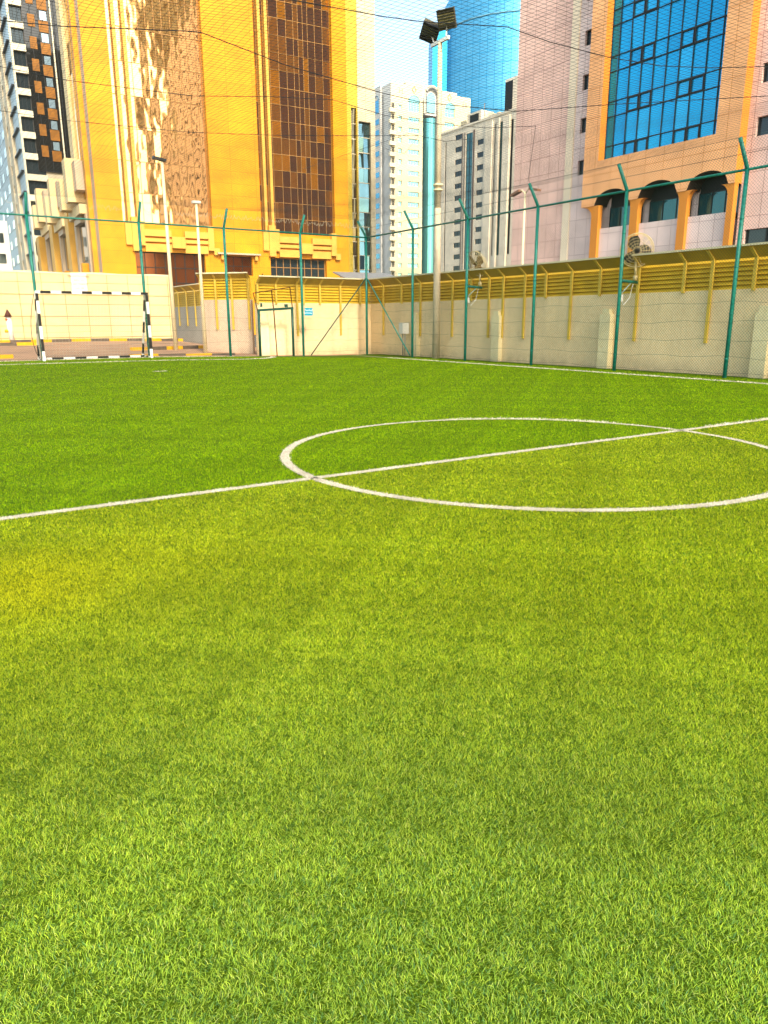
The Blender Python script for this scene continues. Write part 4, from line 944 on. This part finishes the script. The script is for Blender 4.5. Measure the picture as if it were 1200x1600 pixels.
mb = MB(); mb.face([(11.4, .6, 63.8), (17, .6, 63.8)]+[(14.6+2.6*math.cos(math.pi*i/n), .6, 69.2+2.6*math.sin(math.pi*i/n)) for i in range(n+1)]); mb.build('crown_wall', M['apshade'], ap)
# shaded left flank
hs = [(y, z) for z in fz for y in (6.9,)]
mb = MB(); mb.face([(0, 0, 0), (0, 0, TOP), (0, 10.5, TOP), (0, 10.5, 0)][::-1]); mb.box(-.35, 0, 5.9, 10.5, 0, TOP+.4); mb.build('left_flank', M['apshade'], ap)
for z in fz: MB().box(-.42, -.33, 6.9, 10.0, z-.1, z+1.4).build('flank_window', M['bluewin'], ap)
mb = MB(); mb.box(-.42, -.33, 7.0, 9.9, 64.3, 68); mb.tube([(-.40, 7.05, 68), (-.40, 7.6, 69), (-.40, 8.45, 69.4), (-.40, 9.3, 69), (-.40, 9.85, 68)], .1, 4); mb.build('flank_window', M['bluewin'], ap)
MB().box(0, 29.3, 4.2, 24, 0, 69).build('rear_block', M['apshade'], ap)

# ------------------------------------------------------------------ white tower with square windows
q = atD(690, 300, 190); F = Fac((q.x, q.y), 180)
rw = thing('office_tower', F.p, F.rot, 'white slab tower with columns of square dark windows and vertical glass strips', 'building')
Zp = lambda x, y: F(680+x*140/747, 130+y*300/1600)
sL, zTop = Zp(10, 420); zTop = Zp(330, 340)[1]
c1 = (Zp(166, 540)[0], Zp(223, 520)[0]); c2 = (Zp(350, 490)[0], Zp(405, 470)[0]); gs = (Zp(258, 480)[0], Zp(312, 470)[0])
g1 = (Zp(497, 310)[0], Zp(522, 310)[0]); g2 = (Zp(544, 300)[0], Zp(571, 290)[0]); dk = (Zp(632, 290)[0], Zp(656, 290)[0])
zt1, zb11 = Zp(165, 540)[1], Zp(145, 1430)[1]; st = (zt1-zb11)/9; hh_ = Zp(165, 540)[1]-Zp(165, 583)[1]
s_end = 34.0
H1 = [(c1[0], c1[1], zt1-hh_-st*i, zt1-st*i) for i in range(-1, 16)]; H2 = [(c2[0], c2[1], zt1-hh_-st*i+.2, zt1-st*i+.2) for i in range(-1, 16)]
H1 = [h for h in H1 if h[3] < zTop-1 and h[2] > 3]; H2 = [h for h in H2 if h[3] < zTop-1 and h[2] > 3]
zb_ = Zp(500, 1435)[1]
HS = [(gs[0], gs[1], 10, zTop-1.6), (g1[0], g1[0]+.4, zb_, zTop-1.4), (g1[1]-.4, g1[1], zb_, zTop-1.4), (g2[0], g2[1], zb_, zTop-1.4), (dk[0], dk[1], zb_, zTop-1.6), (Zp(84, 460)[0], Zp(95, 460)[0], 12, zTop-2)]
holed(MB(), sL, s_end, 0, zTop, H1+H2+HS, .22).build('front_wall', M['rtw'], rw)
for h in H1+H2: window(rw, h, .2, M['darkglass'], M['frame'], 2, 2, .09)
for i, h in enumerate(HS):
    n = max(1, int((h[3]-h[2])/st*1.5)); mb = MB(); curtain(mb, h[0], h[1], h[2], h[3], 2 if i == 0 else 1, n, .2, .003); g = mb.build('glass_strip', M['tealglass'] if i in (0, 3) else M['dark'], rw)
    if i in (0, 3): mb = MB(); bars(mb, [h[0], (h[0]+h[1])/2, h[1]], [h[2]+(h[3]-h[2])*j/n for j in range(n+1)], h[0], h[1], h[2], h[3], .19, .09, .06); mb.build('mullions', M['frame'], g)
for x in (gs[0]-.45, gs[1]+.45, Zp(232, 400)[0], Zp(330, 400)[0]): MB().box(x-.09, x+.09, -.12, .02, 6, zTop-1.2).build('dark_fin', plain('fin_brown', (.16, .12, .10), .6), rw)
for a, b in ((g1[1]+.1, g2[0]-.1), (g2[1]+.15, dk[0]-.15), (Zp(425, 400)[0], Zp(480, 400)[0])): MB().box(a, b, -.3, .02, 4, zTop-.6).build('pilaster', M['rtw'], rw)
MB().box(sL, s_end, .9, 16, 0, zTop-.01).build('rear_block', M['rtw'], rw)
MB().box(sL-.02, s_end, -.15, .4, zTop, zTop+.5).build('parapet', M['rtw'], rw)
pz = F(755, 145); MB().box(Zp(500, 100)[0], s_end, 3, 12, zTop, zTop+8.2).build('plant_room', M['rtw'], rw)
MB().box(Zp(500, 100)[0]+.1, Zp(562, 100)[0], 2.9, 3.02, zTop+1.3, zTop+7.6).build('plant_louvre', M['dark'], rw)
MB().box(Zp(215, 240)[0], Zp(330, 240)[0], 2, 6, zTop, zTop+3.4).build('roof_hut', M['rtw'], rw)
MB().box(Zp(240, 240)[0], Zp(310, 240)[0], 1.9, 2.02, zTop+1.2, zTop+2.9).build('hut_opening', M['dark'], rw)
for x in (190, 206, 222): 
    x_ = Zp(x, 300)[0]; d_ = MB(); n = 12; c_ = Vector((x_, 1.2, zTop+1.4)); d_.face([tuple(c_+Vector((.55*math.cos(2*math.pi*i/n), -.12*math.sin(2*math.pi*i/n), .55*math.sin(2*math.pi*i/n)))) for i in range(n)]); d_.tube([(x_, 1.3, zTop), (x_, 1.3, zTop+1.4)], .08, 5); d_.build('satellite_dish', M['bal'], rw)
MB().tube([(Zp(330, 200)[0], 3, zTop), (Zp(330, 200)[0], 3, zTop+5)], .12, 6).build('antenna', M['grey'], rw)
for x in (420, 460): MB().box(Zp(x, 200)[0], Zp(x+22, 200)[0], 2, 3.5, zTop, zTop+1.6).build('roof_unit', M['bal'], rw)

# ------------------------------------------------------------------ curved blue glass tower
c = atD(802, 150, 300); e = ray(684.5, 150); e2 = Vector((e.x, e.y)).normalized(); v = Vector((c.x, c.y)); RB = abs(v.x*e2.y-v.y*e2.x)
bt_ = thing('glass_tower', (c.x, c.y, 0), 0, 'curved blue glass skyscraper behind the rooftops', 'building')
kk = N('blue_curtain_wall'); kk.set(Roughness=.44, Metallic=.8)
tc = kk.n('ShaderNodeTexCoord'); sp_ = kk.n('ShaderNodeSeparateXYZ'); kk.l(tc.outputs['UV'], sp_.inputs[0])
br_ = kk.n('ShaderNodeTexBrick'); br_.offset = 0; br_.inputs['Scale'].default_value = 1; br_.inputs['Brick Width'].default_value = 3.0; br_.inputs['Row Height'].default_value = 3.9
br_.inputs['Mortar Size'].default_value = .12; br_.inputs['Mortar Smooth'].default_value = .3; kk.l(tc.outputs['UV'], br_.inputs[0])
br_.inputs['Color1'].default_value = (.13, .44, .66, 1); br_.inputs['Color2'].default_value = (.11, .40, .62, 1); br_.inputs['Mortar'].default_value = (.03, .28, .50, 1); kk.col(br_.outputs[0])
M['bluewall'] = kk.m
def c_dist(px):                                     # camera-axis depth of the drum's near face in that direction
    d = ray(px, 100); e_ = Vector((d.x, d.y)); A_ = e_.dot(e_); B_ = -2*e_.dot(v); C_ = v.dot(v)-RB*RB
    return (-B_-math.sqrt(max(0, B_*B_-4*A_*C_)))/(2*A_)
ua = Vector((rt.x, rt.y, 0)).normalized(); uf = Vector((fw.x, fw.y, 0)).normalized()
ZB = atD(765, 29, c_dist(765)).z; ZE = atD(672, 57, 297).z
def rtop(a):                                        # sloping, sail-like roof line
    return ZE+1.05*(RB*(math.cos(a)*ua.x+math.sin(a)*ua.y)+RB+2)+2
mb = MB(); n = 96; uvs = []
for i in range(n):
    a, b = 2*math.pi*i/n, 2*math.pi*(i+1)/n; xa_, ya_, xb_, yb_ = RB*math.cos(a), RB*math.sin(a), RB*math.cos(b), RB*math.sin(b)
    for z0, z1, z2, z3 in [(0, 0, min(ZB, rtop(b)), min(ZB, rtop(a))), (min(ZB, rtop(a)), min(ZB, rtop(b)), rtop(b), rtop(a))]:
        mb.face([(xa_, ya_, z0), (xb_, yb_, z1), (xb_, yb_, z2), (xa_, ya_, z3)]); uvs += [(a*RB, z0), (b*RB, z1), (b*RB, z2), (a*RB, z3)]
o = mb.build('glass_drum', M['bluewall'], bt_, True)
uv = o.data.uv_layers.new(name='UVMap'); uv.data.foreach_set('uv', [w for p in uvs for w in p])
rb = MB(); rb.tube([(RB*1.001*math.cos(2*math.pi*i/n), RB*1.001*math.sin(2*math.pi*i/n), min(ZB, rtop(2*math.pi*i/n))) for i in range(n+1)], .28, 6, cap=False); rb.build('pale_band', plain('pale_metal_band', (.20, .45, .60), .4, .3), bt_)
rf_ = MB(); rf_.face([(RB*.99*math.cos(2*math.pi*i/n), RB*.99*math.sin(2*math.pi*i/n), rtop(2*math.pi*i/n)-.3) for i in range(n)]); rf_.build('roof', M['grey'], bt_)
sd_ = Vector((-e2.y, e2.x)); 
tp = Vector((c.x, c.y))+sd_*RB
pp_ = MB(); q0 = Vector((tp.x-c.x, tp.y-c.y, 0)); pp_.obox(q0-ua*.2+Vector((0, 0, ZE/2)), (ua, uf, Vector((0, 0, 1))), 3.1, 14, ZE/2); pp_.build('side_block', M['bluewall'], bt_)

# ------------------------------------------------------------------ low grey canopy behind the corner
q = atD(575, 431, 75); cn = thing('canopy', (q.x, q.y, 0), -R_(4), 'low grey slanted canopy roof seen over the fence corner', 'canopy')
MB().obox((0, 0, q.z-.05), (Vector((1, 0, 0)), Vector((0, .97, .25)), Vector((0, -.25, .97))), 3.2, 1.6, .06).build('roof', M['grey'], cn)
for x in (-2.8, 2.8): MB().tube([(x, .6, 0), (x, .6, q.z)], .08, 6).build('leg', M['grey'], cn)

# ------------------------------------------------------------------ tower block behind the camera, mirrored in the gold glass
F = Fac((150, -150), 270)
ob = thing('office_tower', F.p, F.rot, 'peach tower with brown glass columns standing behind the photographer, mirrored in gold glass', 'building')
hl = []; x = 1.5
while x < 78: hl += [(x, x+2.6, 6+3.4*i, 8.2+3.4*i) for i in range(37)] if int(x/4.4) % 3 else [(x, x+3.4, 4, 132)]; x += 4.4
MB().box(0, 80, .4, 25, 0, 135).build('core', M['bronzeframe'], ob)
holed(MB(), 0, 80, 0, 136, hl, .38, 0).build('front_wall', plain('peach_render', (.92, .70, .48), .7, 0, .06, .2), ob)
